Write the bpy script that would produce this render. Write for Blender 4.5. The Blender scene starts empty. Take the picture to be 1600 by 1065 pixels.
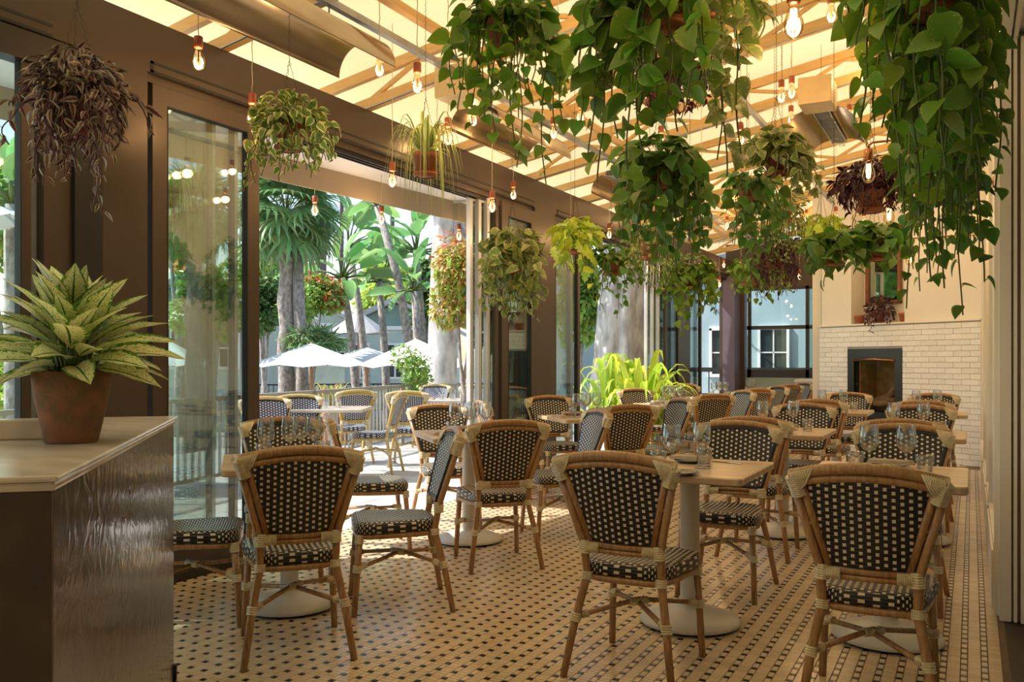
import bpy, bmesh, math, random
from mathutils import Vector, Matrix, Euler
random.seed(7)
PI = math.pi
SC = bpy.context.scene
COL = SC.collection

# ---------------------------------------------------------------- camera, sky, sun, exposure
F, CX, HY, CH = 1365.0, 800.0, 564.0, 1.26
TH = math.atan(718 / 1365)
cT, sT = math.cos(TH), math.sin(TH)
cam = bpy.data.cameras.new('camera'); camo = bpy.data.objects.new('camera', cam); COL.objects.link(camo)
camo.location = (0, 0, CH); camo.rotation_euler = (PI / 2, 0, TH)
cam.sensor_width = 36; cam.lens = F / 1600 * 36; cam.shift_y = 31.5 / 1600; cam.clip_start = .05; cam.clip_end = 400
SC.camera = camo
SUN_EL, SUN_AZ = math.radians(50), (.885, .466)      # light travels towards +x +y and down
w = bpy.data.worlds.new('world'); SC.world = w; w.use_nodes = True
nt = w.node_tree; nt.nodes.clear()
sky = nt.nodes.new('ShaderNodeTexSky'); sky.sky_type = 'NISHITA'; sky.sun_disc = False
sky.sun_elevation = SUN_EL; sky.sun_rotation = math.atan2(-SUN_AZ[0], -SUN_AZ[1]); sky.air_density = 1.3; sky.dust_density = .8; sky.ozone_density = 1.0
bg = nt.nodes.new('ShaderNodeBackground'); bg.inputs[1].default_value = .21
wo = nt.nodes.new('ShaderNodeOutputWorld'); nt.links.new(sky.outputs[0], bg.inputs[0]); nt.links.new(bg.outputs[0], wo.inputs[0])
sun = bpy.data.lights.new('sun', 'SUN'); sun.energy = 5.6; sun.angle = math.radians(.6); sun.color = (1, .96, .90)
suno = bpy.data.objects.new('sun', sun); COL.objects.link(suno); suno.location = (-8, -4, 12)
suno.rotation_euler = Vector((SUN_AZ[0] * math.cos(SUN_EL), SUN_AZ[1] * math.cos(SUN_EL), -math.sin(SUN_EL))).to_track_quat('-Z', 'Y').to_euler()
SC.view_settings.view_transform = 'Standard'; SC.view_settings.look = 'None'
SC.view_settings.gamma = 1; SC.view_settings.use_curve_mapping = False; SC.view_settings.exposure = .45
SC.cycles.max_bounces = 10; SC.cycles.transparent_max_bounces = 24; SC.cycles.diffuse_bounces = 5; SC.cycles.transmission_bounces = 8

# ---------------------------------------------------------------- pixel helpers (only used to find the real places)
def ray(px, py):
    u = (px - CX) / F
    return (-sT + u * cT, cT + u * sT, -(py - HY) / F)
def at(px, py, t):
    d = ray(px, py); return Vector((d[0] * t, d[1] * t, CH + d[2] * t))
def floorpt(px, py, z=0):
    d = ray(px, py); t = (z - CH) / d[2]; return Vector((d[0] * t, d[1] * t, z))

# ---------------------------------------------------------------- materials
M = {}
def newmat(name):
    m = bpy.data.materials.new(name); m.use_nodes = True; nt = m.node_tree; nt.nodes.clear()
    out = nt.nodes.new('ShaderNodeOutputMaterial'); M[name] = m
    return m, nt, out
def N(nt, t, **kw):
    n = nt.nodes.new(t)
    for k, v in kw.items():
        if k.startswith('i_'): n.inputs[k[2:].replace('_', ' ')].default_value = v
        else: setattr(n, k, v)
    return n
def rgba(c): return (c[0], c[1], c[2], 1)
def ramp(nt, fac, stops):
    r = nt.nodes.new('ShaderNodeValToRGB'); nt.links.new(fac, r.inputs[0])
    e = r.color_ramp.elements
    while len(e) < len(stops): e.new(.5)
    for i, (p, c) in enumerate(stops): e[i].position = p; e[i].color = rgba(c)
    return r.outputs[0]
def math_(nt, op, a, b=None, c=None):
    n = nt.nodes.new('ShaderNodeMath'); n.operation = op
    for i, v in enumerate((a, b, c)):
        if v is None: continue
        if isinstance(v, (int, float)): n.inputs[i].default_value = v
        else: nt.links.new(v, n.inputs[i])
    return n.outputs[0]
def mixc(nt, fac, a, b, blend='MIX'):
    n = nt.nodes.new('ShaderNodeMix'); n.data_type = 'RGBA'; n.blend_type = blend
    for s, v in ((n.inputs[0], fac), (n.inputs[6], a), (n.inputs[7], b)):
        if isinstance(v, (int, float)): s.default_value = v
        elif isinstance(v, tuple): s.default_value = rgba(v)
        else: nt.links.new(v, s)
    return n.outputs[2]
def pmat(name, c, c2=None, rough=.5, metal=0, scale=8, stretch=(1, 1, 1), bump=0, bscale=None, spec=.5, detail=4, rvar=0):
    """plain surface with a noise mottling between c and c2"""
    m, nt, out = newmat(name)
    b = N(nt, 'ShaderNodeBsdfPrincipled'); b.inputs['Roughness'].default_value = rough; b.inputs['Metallic'].default_value = metal
    b.inputs['Specular IOR Level'].default_value = spec
    tc = N(nt, 'ShaderNodeTexCoord'); mp = N(nt, 'ShaderNodeMapping'); mp.inputs['Scale'].default_value = stretch
    nt.links.new(tc.outputs['Object'], mp.inputs[0])
    ns = N(nt, 'ShaderNodeTexNoise'); ns.inputs['Scale'].default_value = scale; ns.inputs['Detail'].default_value = detail
    nt.links.new(mp.outputs[0], ns.inputs[0])
    if c2 is None: c2 = tuple(x * .82 for x in c)
    col = ramp(nt, ns.outputs[0], [(.3, c2), (.7, c)])
    if rvar:
        oi = N(nt, 'ShaderNodeObjectInfo'); gi = N(nt, 'ShaderNodeNewGeometry')
        r = math_(nt, 'FRACT', math_(nt, 'ADD', oi.outputs['Random'], gi.outputs['Random Per Island']))
        hs = N(nt, 'ShaderNodeHueSaturation'); nt.links.new(col, hs.inputs['Color'])
        nt.links.new(math_(nt, 'MULTIPLY_ADD', r, 2 * rvar, 1 - rvar), hs.inputs['Value']); col = hs.outputs[0]
    nt.links.new(col, b.inputs['Base Color'])
    if bump:
        n2 = N(nt, 'ShaderNodeTexNoise'); n2.inputs['Scale'].default_value = bscale or scale * 4; nt.links.new(mp.outputs[0], n2.inputs[0])
        bp = N(nt, 'ShaderNodeBump'); bp.inputs['Strength'].default_value = bump; bp.inputs['Distance'].default_value = .01
        nt.links.new(n2.outputs[0], bp.inputs['Height']); nt.links.new(bp.outputs[0], b.inputs['Normal'])
    nt.links.new(b.outputs[0], out.inputs[0]); return m
def weave_mat(name, dark, light, pu=.0265, pv=.0245, wu=.22, wv=.235, flat=False):
    m, nt, out = newmat(name)
    b = N(nt, 'ShaderNodeBsdfPrincipled'); b.inputs['Roughness'].default_value = .32
    uv = N(nt, 'ShaderNodeUVMap'); sp = N(nt, 'ShaderNodeSeparateXYZ'); nt.links.new(uv.outputs[0], sp.inputs[0])
    u = math_(nt, 'DIVIDE', sp.outputs[0], pu); col = math_(nt, 'FLOOR', u)
    v = math_(nt, 'ADD', math_(nt, 'DIVIDE', sp.outputs[1], pv), math_(nt, 'MULTIPLY', math_(nt, 'FLOORED_MODULO', col, 2.0), .5))
    fu = math_(nt, 'ABSOLUTE', math_(nt, 'SUBTRACT', math_(nt, 'FRACT', u), .5)); fv = math_(nt, 'ABSOLUTE', math_(nt, 'SUBTRACT', math_(nt, 'FRACT', v), .5))
    dot = math_(nt, 'MULTIPLY', math_(nt, 'LESS_THAN', fu, wu), math_(nt, 'LESS_THAN', fv, wv))
    ns = N(nt, 'ShaderNodeTexNoise'); ns.inputs['Scale'].default_value = 60
    d2 = mixc(nt, ns.outputs[0], tuple(x * .6 for x in dark), tuple(x * 1.5 for x in dark))
    nt.links.new(mixc(nt, dot, d2, light), b.inputs['Base Color'])
    hgt = math_(nt, 'ADD', math_(nt, 'MULTIPLY', dot, .6), math_(nt, 'SINE', math_(nt, 'MULTIPLY', v, 4 * PI)))
    bp = N(nt, 'ShaderNodeBump'); bp.inputs['Strength'].default_value = .5; bp.inputs['Distance'].default_value = .002
    nt.links.new(hgt, bp.inputs['Height']); nt.links.new(bp.outputs[0], b.inputs['Normal'])
    nt.links.new(b.outputs[0], out.inputs[0]); return m
def leaf_mat(name, cin, cedge, edge=.7, en=.25, ns_=9, trans=.35, rough=.38, speck=None, mid=None, hue=.06):
    """cin inside, cedge towards the margin (|u| > edge), uv: u -1..1 across, v 0..1 along"""
    m, nt, out = newmat(name)
    uv = N(nt, 'ShaderNodeUVMap'); sp = N(nt, 'ShaderNodeSeparateXYZ'); nt.links.new(uv.outputs[0], sp.inputs[0])
    ad = N(nt, 'ShaderNodeVectorMath', operation='MULTIPLY_ADD'); oi = N(nt, 'ShaderNodeObjectInfo'); gi = N(nt, 'ShaderNodeNewGeometry')
    r = math_(nt, 'FRACT', math_(nt, 'ADD', oi.outputs['Random'], gi.outputs['Random Per Island']))
    cmb = N(nt, 'ShaderNodeCombineXYZ'); nt.links.new(math_(nt, 'MULTIPLY', r, 40), cmb.inputs[2])
    nt.links.new(uv.outputs[0], ad.inputs[0]); ad.inputs[1].default_value = (.5, 1.5, 1); nt.links.new(cmb.outputs[0], ad.inputs[2])
    n1 = N(nt, 'ShaderNodeTexNoise'); n1.inputs['Scale'].default_value = ns_; n1.inputs['Detail'].default_value = 3; nt.links.new(ad.outputs[0], n1.inputs[0])
    au = math_(nt, 'ADD', math_(nt, 'ABSOLUTE', sp.outputs[0]), math_(nt, 'MULTIPLY', math_(nt, 'SUBTRACT', n1.outputs[0], .5), en * 4))
    fac = math_(nt, 'GREATER_THAN', au, edge)
    col = mixc(nt, fac, cin, cedge)
    if speck:
        n2 = N(nt, 'ShaderNodeTexNoise'); n2.inputs['Scale'].default_value = 26; n2.inputs['Detail'].default_value = 2; nt.links.new(ad.outputs[0], n2.inputs[0])
        col = mixc(nt, math_(nt, 'GREATER_THAN', n2.outputs[0], .56), col, speck)
    if mid:
        col = mixc(nt, math_(nt, 'LESS_THAN', math_(nt, 'ABSOLUTE', sp.outputs[0]), .07), col, mid)
    hs = N(nt, 'ShaderNodeHueSaturation'); nt.links.new(col, hs.inputs['Color'])
    nt.links.new(math_(nt, 'MULTIPLY_ADD', r, .7, .65), hs.inputs['Value'])
    nt.links.new(math_(nt, 'MULTIPLY_ADD', math_(nt, 'FRACT', math_(nt, 'MULTIPLY', r, 7.3)), hue, .5 - hue / 2), hs.inputs['Hue'])
    b = N(nt, 'ShaderNodeBsdfPrincipled'); b.inputs['Roughness'].default_value = rough; nt.links.new(hs.outputs[0], b.inputs['Base Color'])
    t = N(nt, 'ShaderNodeBsdfTranslucent'); nt.links.new(hs.outputs[0], t.inputs[0])
    mx = N(nt, 'ShaderNodeMixShader'); mx.inputs[0].default_value = trans
    nt.links.new(b.outputs[0], mx.inputs[1]); nt.links.new(t.outputs[0], mx.inputs[2]); nt.links.new(mx.outputs[0], out.inputs[0]); return m
def glass_pane(name, tint=(.93, .98, .96), refl=.5):
    m, nt, out = newmat(name)
    t = N(nt, 'ShaderNodeBsdfTransparent'); t.inputs[0].default_value = rgba(tint)
    g = N(nt, 'ShaderNodeBsdfGlossy'); g.inputs['Roughness'].default_value = .0
    fr = N(nt, 'ShaderNodeFresnel'); fr.inputs[0].default_value = 1.5
    mx = N(nt, 'ShaderNodeMixShader'); nt.links.new(math_(nt, 'MINIMUM', math_(nt, 'MULTIPLY', fr.outputs[0], refl * 2), .8), mx.inputs[0])
    nt.links.new(t.outputs[0], mx.inputs[1]); nt.links.new(g.outputs[0], mx.inputs[2]); nt.links.new(mx.outputs[0], out.inputs[0]); return m

pmat('cane', (.47, .27, .115), (.29, .145, .055), rough=.22, scale=14, stretch=(6, 6, .8), bump=.15)
pmat('cane_pale', (.62, .46, .17), (.46, .32, .10), rough=.3, scale=14, stretch=(6, 6, .8))
pmat('binding', (.74, .64, .42), (.52, .42, .25), rough=.4, scale=30)
weave_mat('weave', (.012, .011, .014), (.86, .76, .55))
weave_mat('weave_seat', (.012, .011, .014), (.84, .74, .52), pu=.024, pv=.0245, wu=.23, wv=.22)
weave_mat('weave_blue', (.03, .04, .085), (.78, .76, .70), pu=.026, pv=.024, wu=.27, wv=.24)
pmat('weave_rim', (.02, .019, .022), (.008, .008, .01), rough=.35, scale=80, bump=.4)
pmat('table_stone', (.72, .54, .33), (.40, .27, .15), rough=.28, scale=2.5, stretch=(1, 12, 1), bump=.05, detail=10)
pmat('pedestal', (.60, .57, .50), (.52, .49, .43), rough=.35, scale=4)
pmat('pedestal_foot', (.03, .03, .03), rough=.6)
pmat('bronze', (.080, .056, .040), (.068, .048, .034), rough=.38, scale=2, metal=.25)
pmat('dark_bronze', (.03, .022, .017), rough=.4)
pmat('aluminium', (.62, .64, .68), rough=.3, metal=.3, scale=3)
pmat('gasket', (.012, .012, .013), rough=.6)
pmat('beam_tan', (.66, .43, .17), (.56, .35, .13), rough=.45, scale=5, stretch=(1, 1, 8))
pmat('galvanized', (.42, .46, .50), (.30, .34, .38), rough=.35, metal=.7, scale=9)
pmat('steel_brushed', (.62, .50, .36), (.42, .32, .22), rough=.22, metal=.95, scale=5, stretch=(1, .3, 1))
pmat('heater_dark', (.08, .09, .10), rough=.5, scale=30)
pmat('heater_box', (.62, .48, .26), rough=.4)
pmat('wall_cream', (.84, .80, .72), (.80, .76, .68), rough=.6, scale=2)
pmat('trim_white', (.86, .82, .74), (.80, .75, .66), rough=.4, scale=4, stretch=(1, 1, .2))
pmat('trim_taupe', (.30, .22, .16), (.25, .18, .13), rough=.45, scale=4)
pmat('brick_white', (.90, .89, .87), (.83, .82, .80), rough=.35, scale=30, rvar=.05, bump=.1)
pmat('grout', (.60, .57, .51), rough=.9, scale=40)
pmat('tile_cream', (.72, .57, .38), (.62, .47, .29), rough=.22, scale=6, rvar=.08)
pmat('tile_black', (.012, .012, .014), rough=.2)
pmat('tile_grout', (.20, .14, .085), rough=.85, scale=60)
pmat('patio_stone', (.62, .60, .56), (.50, .48, .45), rough=.6, scale=5)
pmat('deck_pale', (.42, .40, .36), (.30, .29, .26), rough=.7, scale=3)
pmat('slate_brown', (.07, .045, .03), (.04, .027, .02), rough=.5, scale=9)
pmat('terracotta', (.46, .16, .075), (.38, .12, .055), rough=.75, scale=7)
pmat('terracotta_dark', (.20, .055, .03), rough=.6, scale=7)
pmat('soil', (.035, .022, .014), rough=.95, scale=50, bump=.6)
pmat('old_terracotta', (.30, .13, .07), (.14, .095, .05), rough=.8, scale=22, bump=.3, detail=8)
pmat('marble', (.74, .66, .54), (.50, .44, .37), rough=.18, scale=3, stretch=(1, 3, 1), detail=8)
pmat('copper', (.52, .22, .10), rough=.25, metal=.9)
pmat('wood_socket', (.36, .085, .035), (.26, .055, .025), rough=.45, scale=20)
pmat('cord_pale', (.62, .52, .36), rough=.8); pmat('cord_dark', (.07, .05, .035), rough=.7)
pmat('stem_green', (.11, .16, .035), rough=.5); pmat('stem_brown', (.10, .06, .03), rough=.7)
pmat('napkin', (.62, .50, .36), (.52, .40, .28), rough=.9, scale=20); pmat('napkin_white', (.78, .77, .76), rough=.9, scale=20)
pmat('plate', (.10, .11, .13), rough=.25); pmat('cutlery', (.65, .62, .58), rough=.15, metal=1)
pmat('bark_grey', (.52, .46, .42), (.20, .16, .14), rough=.9, scale=16, stretch=(1, 1, .6), bump=1.0, detail=8)
pmat('bark_white', (.82, .78, .72), (.36, .31, .27), rough=.9, scale=7, stretch=(1, 1, .4), bump=.6)
pmat('palm_far', (.13, .10, .11), rough=.9, scale=3)
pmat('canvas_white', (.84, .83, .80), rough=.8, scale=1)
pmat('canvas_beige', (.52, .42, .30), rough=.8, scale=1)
pmat('umbrella_wood', (.62, .30, .13), rough=.5)
pmat('fence_paint', (.38, .36, .30), (.28, .26, .21), rough=.6, scale=5)
pmat('house_green', (.24, .36, .32), rough=.8, scale=2); pmat('house_pale', (.50, .56, .50), rough=.8, scale=2)
pmat('roof_grey', (.50, .48, .47), (.36, .35, .35), rough=.9, scale=12); pmat('window_dark', (.03, .045, .05), rough=.1)
pmat('house_dark', (.06, .07, .085), rough=.8)
pmat('wall_blue', (.36, .46, .49), (.30, .40, .43), rough=.85, scale=1.5); pmat('wall_sage', (.34, .40, .30), rough=.8, scale=2)
pmat('column_plum', (.15, .11, .15), rough=.5, scale=2)
pmat('firebox', (.015, .015, .017), rough=.35); pmat('fire_brick', (.50, .33, .20), (.34, .21, .12), rough=.9, scale=12)
pmat('log', (.62, .44, .27), (.34, .22, .13), rough=.9, scale=14, bump=.5)
pmat('mirror_frame', (.30, .11, .04), (.16, .05, .02), rough=.3, scale=12)
pmat('mirror_glass', (.45, .55, .50), rough=.03, metal=1); pmat('picture_gold', (.55, .42, .16), rough=.4, metal=.3)
pmat('orange_wood', (.60, .24, .12), rough=.5); pmat('heather_purple', (.10, .02, .03), rough=.5)
leaf_mat('leaf_pothos', (.15, .30, .025), (.32, .38, .08), edge=.95, en=.5, speck=None, hue=.05)
leaf_mat('leaf_marble', (.21, .30, .06), (.55, .52, .25), edge=.75, en=.9, ns_=5, hue=.05)
leaf_mat('leaf_cream_edge', (.17, .30, .06), (.78, .74, .36), edge=.66, en=.22)
leaf_mat('leaf_lime', (.44, .58, .05), (.5, .62, .08), hue=.05)
leaf_mat('leaf_spider', (.24, .38, .07), (.74, .72, .36), edge=.62, en=.05)
leaf_mat('leaf_purple', (.05, .009, .018), (.12, .03, .04), edge=.8, trans=.25, rough=.3)
leaf_mat('leaf_zebra', (.07, .022, .018), (.30, .24, .17), edge=.45, en=.1, trans=.15, mid=(.12, .02, .02), rough=.35)
leaf_mat('leaf_aglao', (.80, .82, .46), (.09, .22, .03), edge=.80, en=.22, speck=(.34, .45, .09), mid=(.06, .16, .025), rough=.3, hue=.03)
leaf_mat('leaf_heartdark', (.10, .23, .03), (.14, .28, .04), hue=.05)
leaf_mat('leaf_tree', (.26, .42, .08), (.32, .48, .10), trans=.45, hue=.08)
leaf_mat('leaf_treedark', (.12, .21, .06), (.16, .26, .08), trans=.35, hue=.08)
leaf_mat('leaf_treelight', (.48, .62, .10), (.55, .66, .15), trans=.45, hue=.08)
leaf_mat('leaf_palm', (.20, .33, .12), (.28, .42, .16), trans=.35, hue=.1)
leaf_mat('leaf_paddle', (.22, .44, .14), (.30, .50, .18), trans=.4, hue=.06)
leaf_mat('leaf_croton', (.45, .52, .09), (.62, .28, .08), edge=.75, en=.5, trans=.4, hue=.22)
leaf_mat('leaf_red', (.60, .12, .05), (.66, .24, .08), trans=.4, hue=.06)
glass_pane('pane', (.93, .98, .96), .22)
glass_pane('pane_dim', (.80, .78, .74), .04)
glass_pane('pane_green', (.66, .78, .72), .4)

def glass_mat(name, color, rough=0, thin=True):
    m, nt, out = newmat(name)
    g = N(nt, 'ShaderNodeBsdfGlass'); g.inputs['Color'].default_value = rgba(color); g.inputs['Roughness'].default_value = rough; g.inputs['IOR'].default_value = 1.45
    nt.links.new(g.outputs[0], out.inputs[0]); return m
m, nt, out = newmat('glassware')
t = N(nt, 'ShaderNodeBsdfTransparent'); g = N(nt, 'ShaderNodeBsdfGlossy'); g.inputs['Roughness'].default_value = .02
lw = N(nt, 'ShaderNodeLayerWeight'); lw.inputs[0].default_value = .5; fc = lw.outputs[1]
nt.links.new(ramp(nt, fc, [(.0, (.97, .98, .98)), (.5, (.86, .88, .88)), (.9, (.36, .38, .38))]), t.inputs[0])
mx = N(nt, 'ShaderNodeMixShader'); nt.links.new(math_(nt, 'MULTIPLY_ADD', math_(nt, 'POWER', fc, 2.0), .85, .11), mx.inputs[0])
nt.links.new(t.outputs[0], mx.inputs[1]); nt.links.new(g.outputs[0], mx.inputs[2]); nt.links.new(mx.outputs[0], out.inputs[0])
m, nt, out = newmat('bulb_glass')
t = N(nt, 'ShaderNodeBsdfTransparent'); t.inputs[0].default_value = (.96, .80, .56, 1); g = N(nt, 'ShaderNodeBsdfGlossy'); g.inputs['Roughness'].default_value = .03
lw = N(nt, 'ShaderNodeLayerWeight'); lw.inputs[0].default_value = .35; mx = N(nt, 'ShaderNodeMixShader')
nt.links.new(math_(nt, 'MULTIPLY', lw.outputs[1], .8), mx.inputs[0]); nt.links.new(t.outputs[0], mx.inputs[1]); nt.links.new(g.outputs[0], mx.inputs[2]); nt.links.new(mx.outputs[0], out.inputs[0])
for nm, st in (('filament', 1.5), ('filament_bright', 9)):
    m, nt, out = newmat(nm)
    e = N(nt, 'ShaderNodeEmission'); e.inputs[0].default_value = (1, .66, .28, 1); e.inputs[1].default_value = st; nt.links.new(e.outputs[0], out.inputs[0])
    m.cycles.emission_sampling = 'NONE'
# canvas roof: cream cloth that lets the daylight through
m, nt, out = newmat('roof_canvas')
tc = N(nt, 'ShaderNodeTexCoord'); ns = N(nt, 'ShaderNodeTexNoise'); ns.inputs['Scale'].default_value = .7; nt.links.new(tc.outputs['Object'], ns.inputs[0])
cc = ramp(nt, ns.outputs[0], [(.3, (.83, .65, .33)), (.7, (.87, .70, .39))])
d = N(nt, 'ShaderNodeBsdfDiffuse'); t = N(nt, 'ShaderNodeBsdfTranslucent'); mx = N(nt, 'ShaderNodeMixShader'); mx.inputs[0].default_value = .35
nt.links.new(cc, d.inputs[0]); nt.links.new(cc, t.inputs[0]); nt.links.new(d.outputs[0], mx.inputs[1]); nt.links.new(t.outputs[0], mx.inputs[2]); nt.links.new(mx.outputs[0], out.inputs[0])
# dark glossy cabinet veneer
m, nt, out = newmat('dark_veneer')
b = N(nt, 'ShaderNodeBsdfPrincipled'); tc = N(nt, 'ShaderNodeTexCoord'); mp = N(nt, 'ShaderNodeMapping'); mp.inputs['Scale'].default_value = (1.6, 1.6, 1.6); nt.links.new(tc.outputs['Object'], mp.inputs[0])
wv = N(nt, 'ShaderNodeTexWave', wave_type='RINGS'); wv.inputs['Scale'].default_value = 1.6; wv.inputs['Distortion'].default_value = 9; wv.inputs['Detail'].default_value = 4; wv.inputs['Detail Scale'].default_value = .8
nt.links.new(mp.outputs[0], wv.inputs[0]); nt.links.new(ramp(nt, wv.outputs[0], [(.2, (.035, .024, .018)), (.9, (.085, .058, .042))]), b.inputs['Base Color'])
b.inputs['Roughness'].default_value = .24; b.inputs['Coat Weight'].default_value = .6; b.inputs['Coat Roughness'].default_value = .12
n2 = N(nt, 'ShaderNodeTexNoise'); n2.inputs['Scale'].default_value = 7; n2.inputs['Distortion'].default_value = 1.5; nt.links.new(mp.outputs[0], n2.inputs[0])
bp = N(nt, 'ShaderNodeBump'); bp.inputs['Strength'].default_value = .12; bp.inputs['Distance'].default_value = .02; nt.links.new(n2.outputs[0], bp.inputs['Height']); nt.links.new(bp.outputs[0], b.inputs['Normal']); nt.links.new(bp.outputs[0], b.inputs['Coat Normal'])
nt.links.new(b.outputs[0], out.inputs[0])

# ---------------------------------------------------------------- mesh builder
class MB:
    def __init__(s): s.v = []; s.f = []; s.uv = []; s.mi = []; s.m = 0; s.sm = []
    def add(s, vs, fs, uvs=None, smooth=True):
        o = len(s.v); s.v += [tuple(p) for p in vs]
        for i, f in enumerate(fs):
            s.f.append(tuple(o + k for k in f)); s.mi.append(s.m); s.sm.append(smooth)
            s.uv += ([uvs[k] for k in f] if uvs else [(0, 0)] * len(f))
        return s
    def box(s, x0, x1, y0, y1, z0, z1, mtx=None):
        vs = [Vector((x, y, z)) for z in (z0, z1) for y in (y0, y1) for x in (x0, x1)]
        if mtx: vs = [mtx @ v for v in vs]
        return s.add(vs, [(0, 2, 3, 1), (4, 5, 7, 6), (0, 1, 5, 4), (2, 6, 7, 3), (0, 4, 6, 2), (1, 3, 7, 5)], smooth=False)
    def bevbox(s, x0, x1, y0, y1, z0, z1, b=.01, mtx=None):
        bm = bmesh.new(); bmesh.ops.create_cube(bm, size=1)
        bmesh.ops.scale(bm, vec=(x1 - x0, y1 - y0, z1 - z0), verts=bm.verts); bmesh.ops.translate(bm, vec=((x0 + x1) / 2, (y0 + y1) / 2, (z0 + z1) / 2), verts=bm.verts)
        bmesh.ops.bevel(bm, geom=bm.edges[:], offset=b, segments=2, affect='EDGES', profile=.6)
        bm.verts.index_update(); vs = [mtx @ v.co if mtx else v.co.copy() for v in bm.verts]; fs = [[v.index for v in f.verts] for f in bm.faces]; bm.free()
        return s.add(vs, fs, smooth=False)
    def tube(s, pts, r, n=8, cap=True, closed=False):
        pts = [Vector(p) for p in pts]; k = len(pts); rs = r if isinstance(r, (list, tuple)) else [r] * k
        vs = []; ref = None
        for i, p in enumerate(pts):
            if closed: d = pts[(i + 1) % k] - pts[i - 1]
            else: d = pts[min(i + 1, k - 1)] - pts[max(i - 1, 0)]
            if d.length < 1e-9: d = Vector((0, 0, 1))
            d.normalize()
            if ref is None: ref = Vector((1, 0, 0)) if abs(d.x) < .9 else Vector((0, 1, 0))
            a = (ref - d * ref.dot(d)).normalized(); ref = a; b = d.cross(a)
            for j in range(n):
                t = 2 * PI * j / n; vs.append(p + (a * math.cos(t) + b * math.sin(t)) * rs[i])
        fs = []
        for i in range(k if closed else k - 1):
            i2 = (i + 1) % k
            for j in range(n): j2 = (j + 1) % n; fs.append((i * n + j, i * n + j2, i2 * n + j2, i2 * n + j))
        if cap and not closed: fs += [tuple(range(n))[::-1], tuple((k - 1) * n + j for j in range(n))]
        return s.add(vs, fs)
    def lathe(s, prof, n=20, c=(0, 0, 0), capb=False, capt=False, mtx=None):
        vs = []; c = Vector(c)
        for r, z in prof:
            for j in range(n):
                t = 2 * PI * j / n; v = Vector((r * math.cos(t), r * math.sin(t), z)); vs.append((mtx @ v if mtx else v) + c)
        fs = [(i * n + j, i * n + (j + 1) % n, (i + 1) * n + (j + 1) % n, (i + 1) * n + j) for i in range(len(prof) - 1) for j in range(n)]
        if capb: fs.append(tuple(range(n))[::-1])
        if capt: fs.append(tuple((len(prof) - 1) * n + j for j in range(n)))
        return s.add(vs, fs)
    def bar(s, a, b, wd, ht):
        """square bar between two points, width wd sideways and ht up"""
        a = Vector(a); b = Vector(b); d = (b - a).normalized(); up = Vector((0, 0, 1)) if abs(d.z) < .95 else Vector((0, 1, 0))
        x = d.cross(up).normalized() * wd / 2; y = x.cross(d).normalized() * ht / 2
        vs = [p + sx * x + sy * y for p in (a, b) for sx, sy in ((-1, -1), (1, -1), (1, 1), (-1, 1))]
        return s.add(vs, [(3, 2, 1, 0), (4, 5, 6, 7), (0, 1, 5, 4), (1, 2, 6, 5), (2, 3, 7, 6), (3, 0, 4, 7)], smooth=False)
    def mesh(s, name, mats):
        me = bpy.data.meshes.new(name); me.from_pydata(s.v, [], s.f)
        for m in (mats if isinstance(mats, (list, tuple)) else [mats]): me.materials.append(M[m])
        uvl = me.uv_layers.new(name='UVMap'); flat = [c for t in s.uv for c in t]; uvl.data.foreach_set('uv', flat)
        me.polygons.foreach_set('material_index', s.mi); me.polygons.foreach_set('use_smooth', s.sm); me.update(); return me
    def build(s, name, mats, parent=None, mtx=None):
        return link(name, s.mesh(name, mats), parent, mtx)
KIDS = {}
def link(name, me, parent=None, mtx=None):
    o = bpy.data.objects.new(name, me); COL.objects.link(o)
    if parent: o.parent = parent; KIDS.setdefault(parent.name, []).append(o)
    if mtx is not None: o.matrix_local = mtx
    return o
def tag(o, label=None, cat=None, group=None, kind=None):
    for k, v in (('label', label), ('category', cat), ('group', group), ('kind', kind)):
        if v: o[k] = v
    return o
def thing(name, label, cat, loc=(0, 0, 0), rz=0, group=None):
    o = bpy.data.objects.new(name, None); COL.objects.link(o); o.location = loc; o.rotation_euler = (0, 0, rz); o.empty_display_size = .1
    return tag(o, label, cat, group)
def dup(root, loc, rz, label, group=None, scale=None):
    r = root.copy(); COL.objects.link(r); r.location = loc; r.rotation_euler = (0, 0, rz)
    if scale: r.scale = scale
    r['label'] = label
    if group: r['group'] = group
    for ch in KIDS.get(root.name, []):
        c = ch.copy(); COL.objects.link(c); c.parent = r; KIDS.setdefault(r.name, []).append(c)
        for g in KIDS.get(ch.name, []):
            d = g.copy(); COL.objects.link(d); d.parent = c; KIDS.setdefault(c.name, []).append(d)
    return r
def struct(name, mb, mats, parent=None):
    o = mb.build(name, mats, parent)
    if parent is None: o['kind'] = 'structure'
    return o
V = Vector

# ================================================================ THE SETTING
XL, XR = -4.0, .12          # inner faces of the glazed wall and of the right-hand wall
HB, HT = 2.85, 3.14         # underside and top of the dark header
YB = -1.4                   # the room goes on behind the camera to here
YF = 16.85                  # far end wall
def roofz(x): return 3.14 + .18 * (x + 4)

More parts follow.
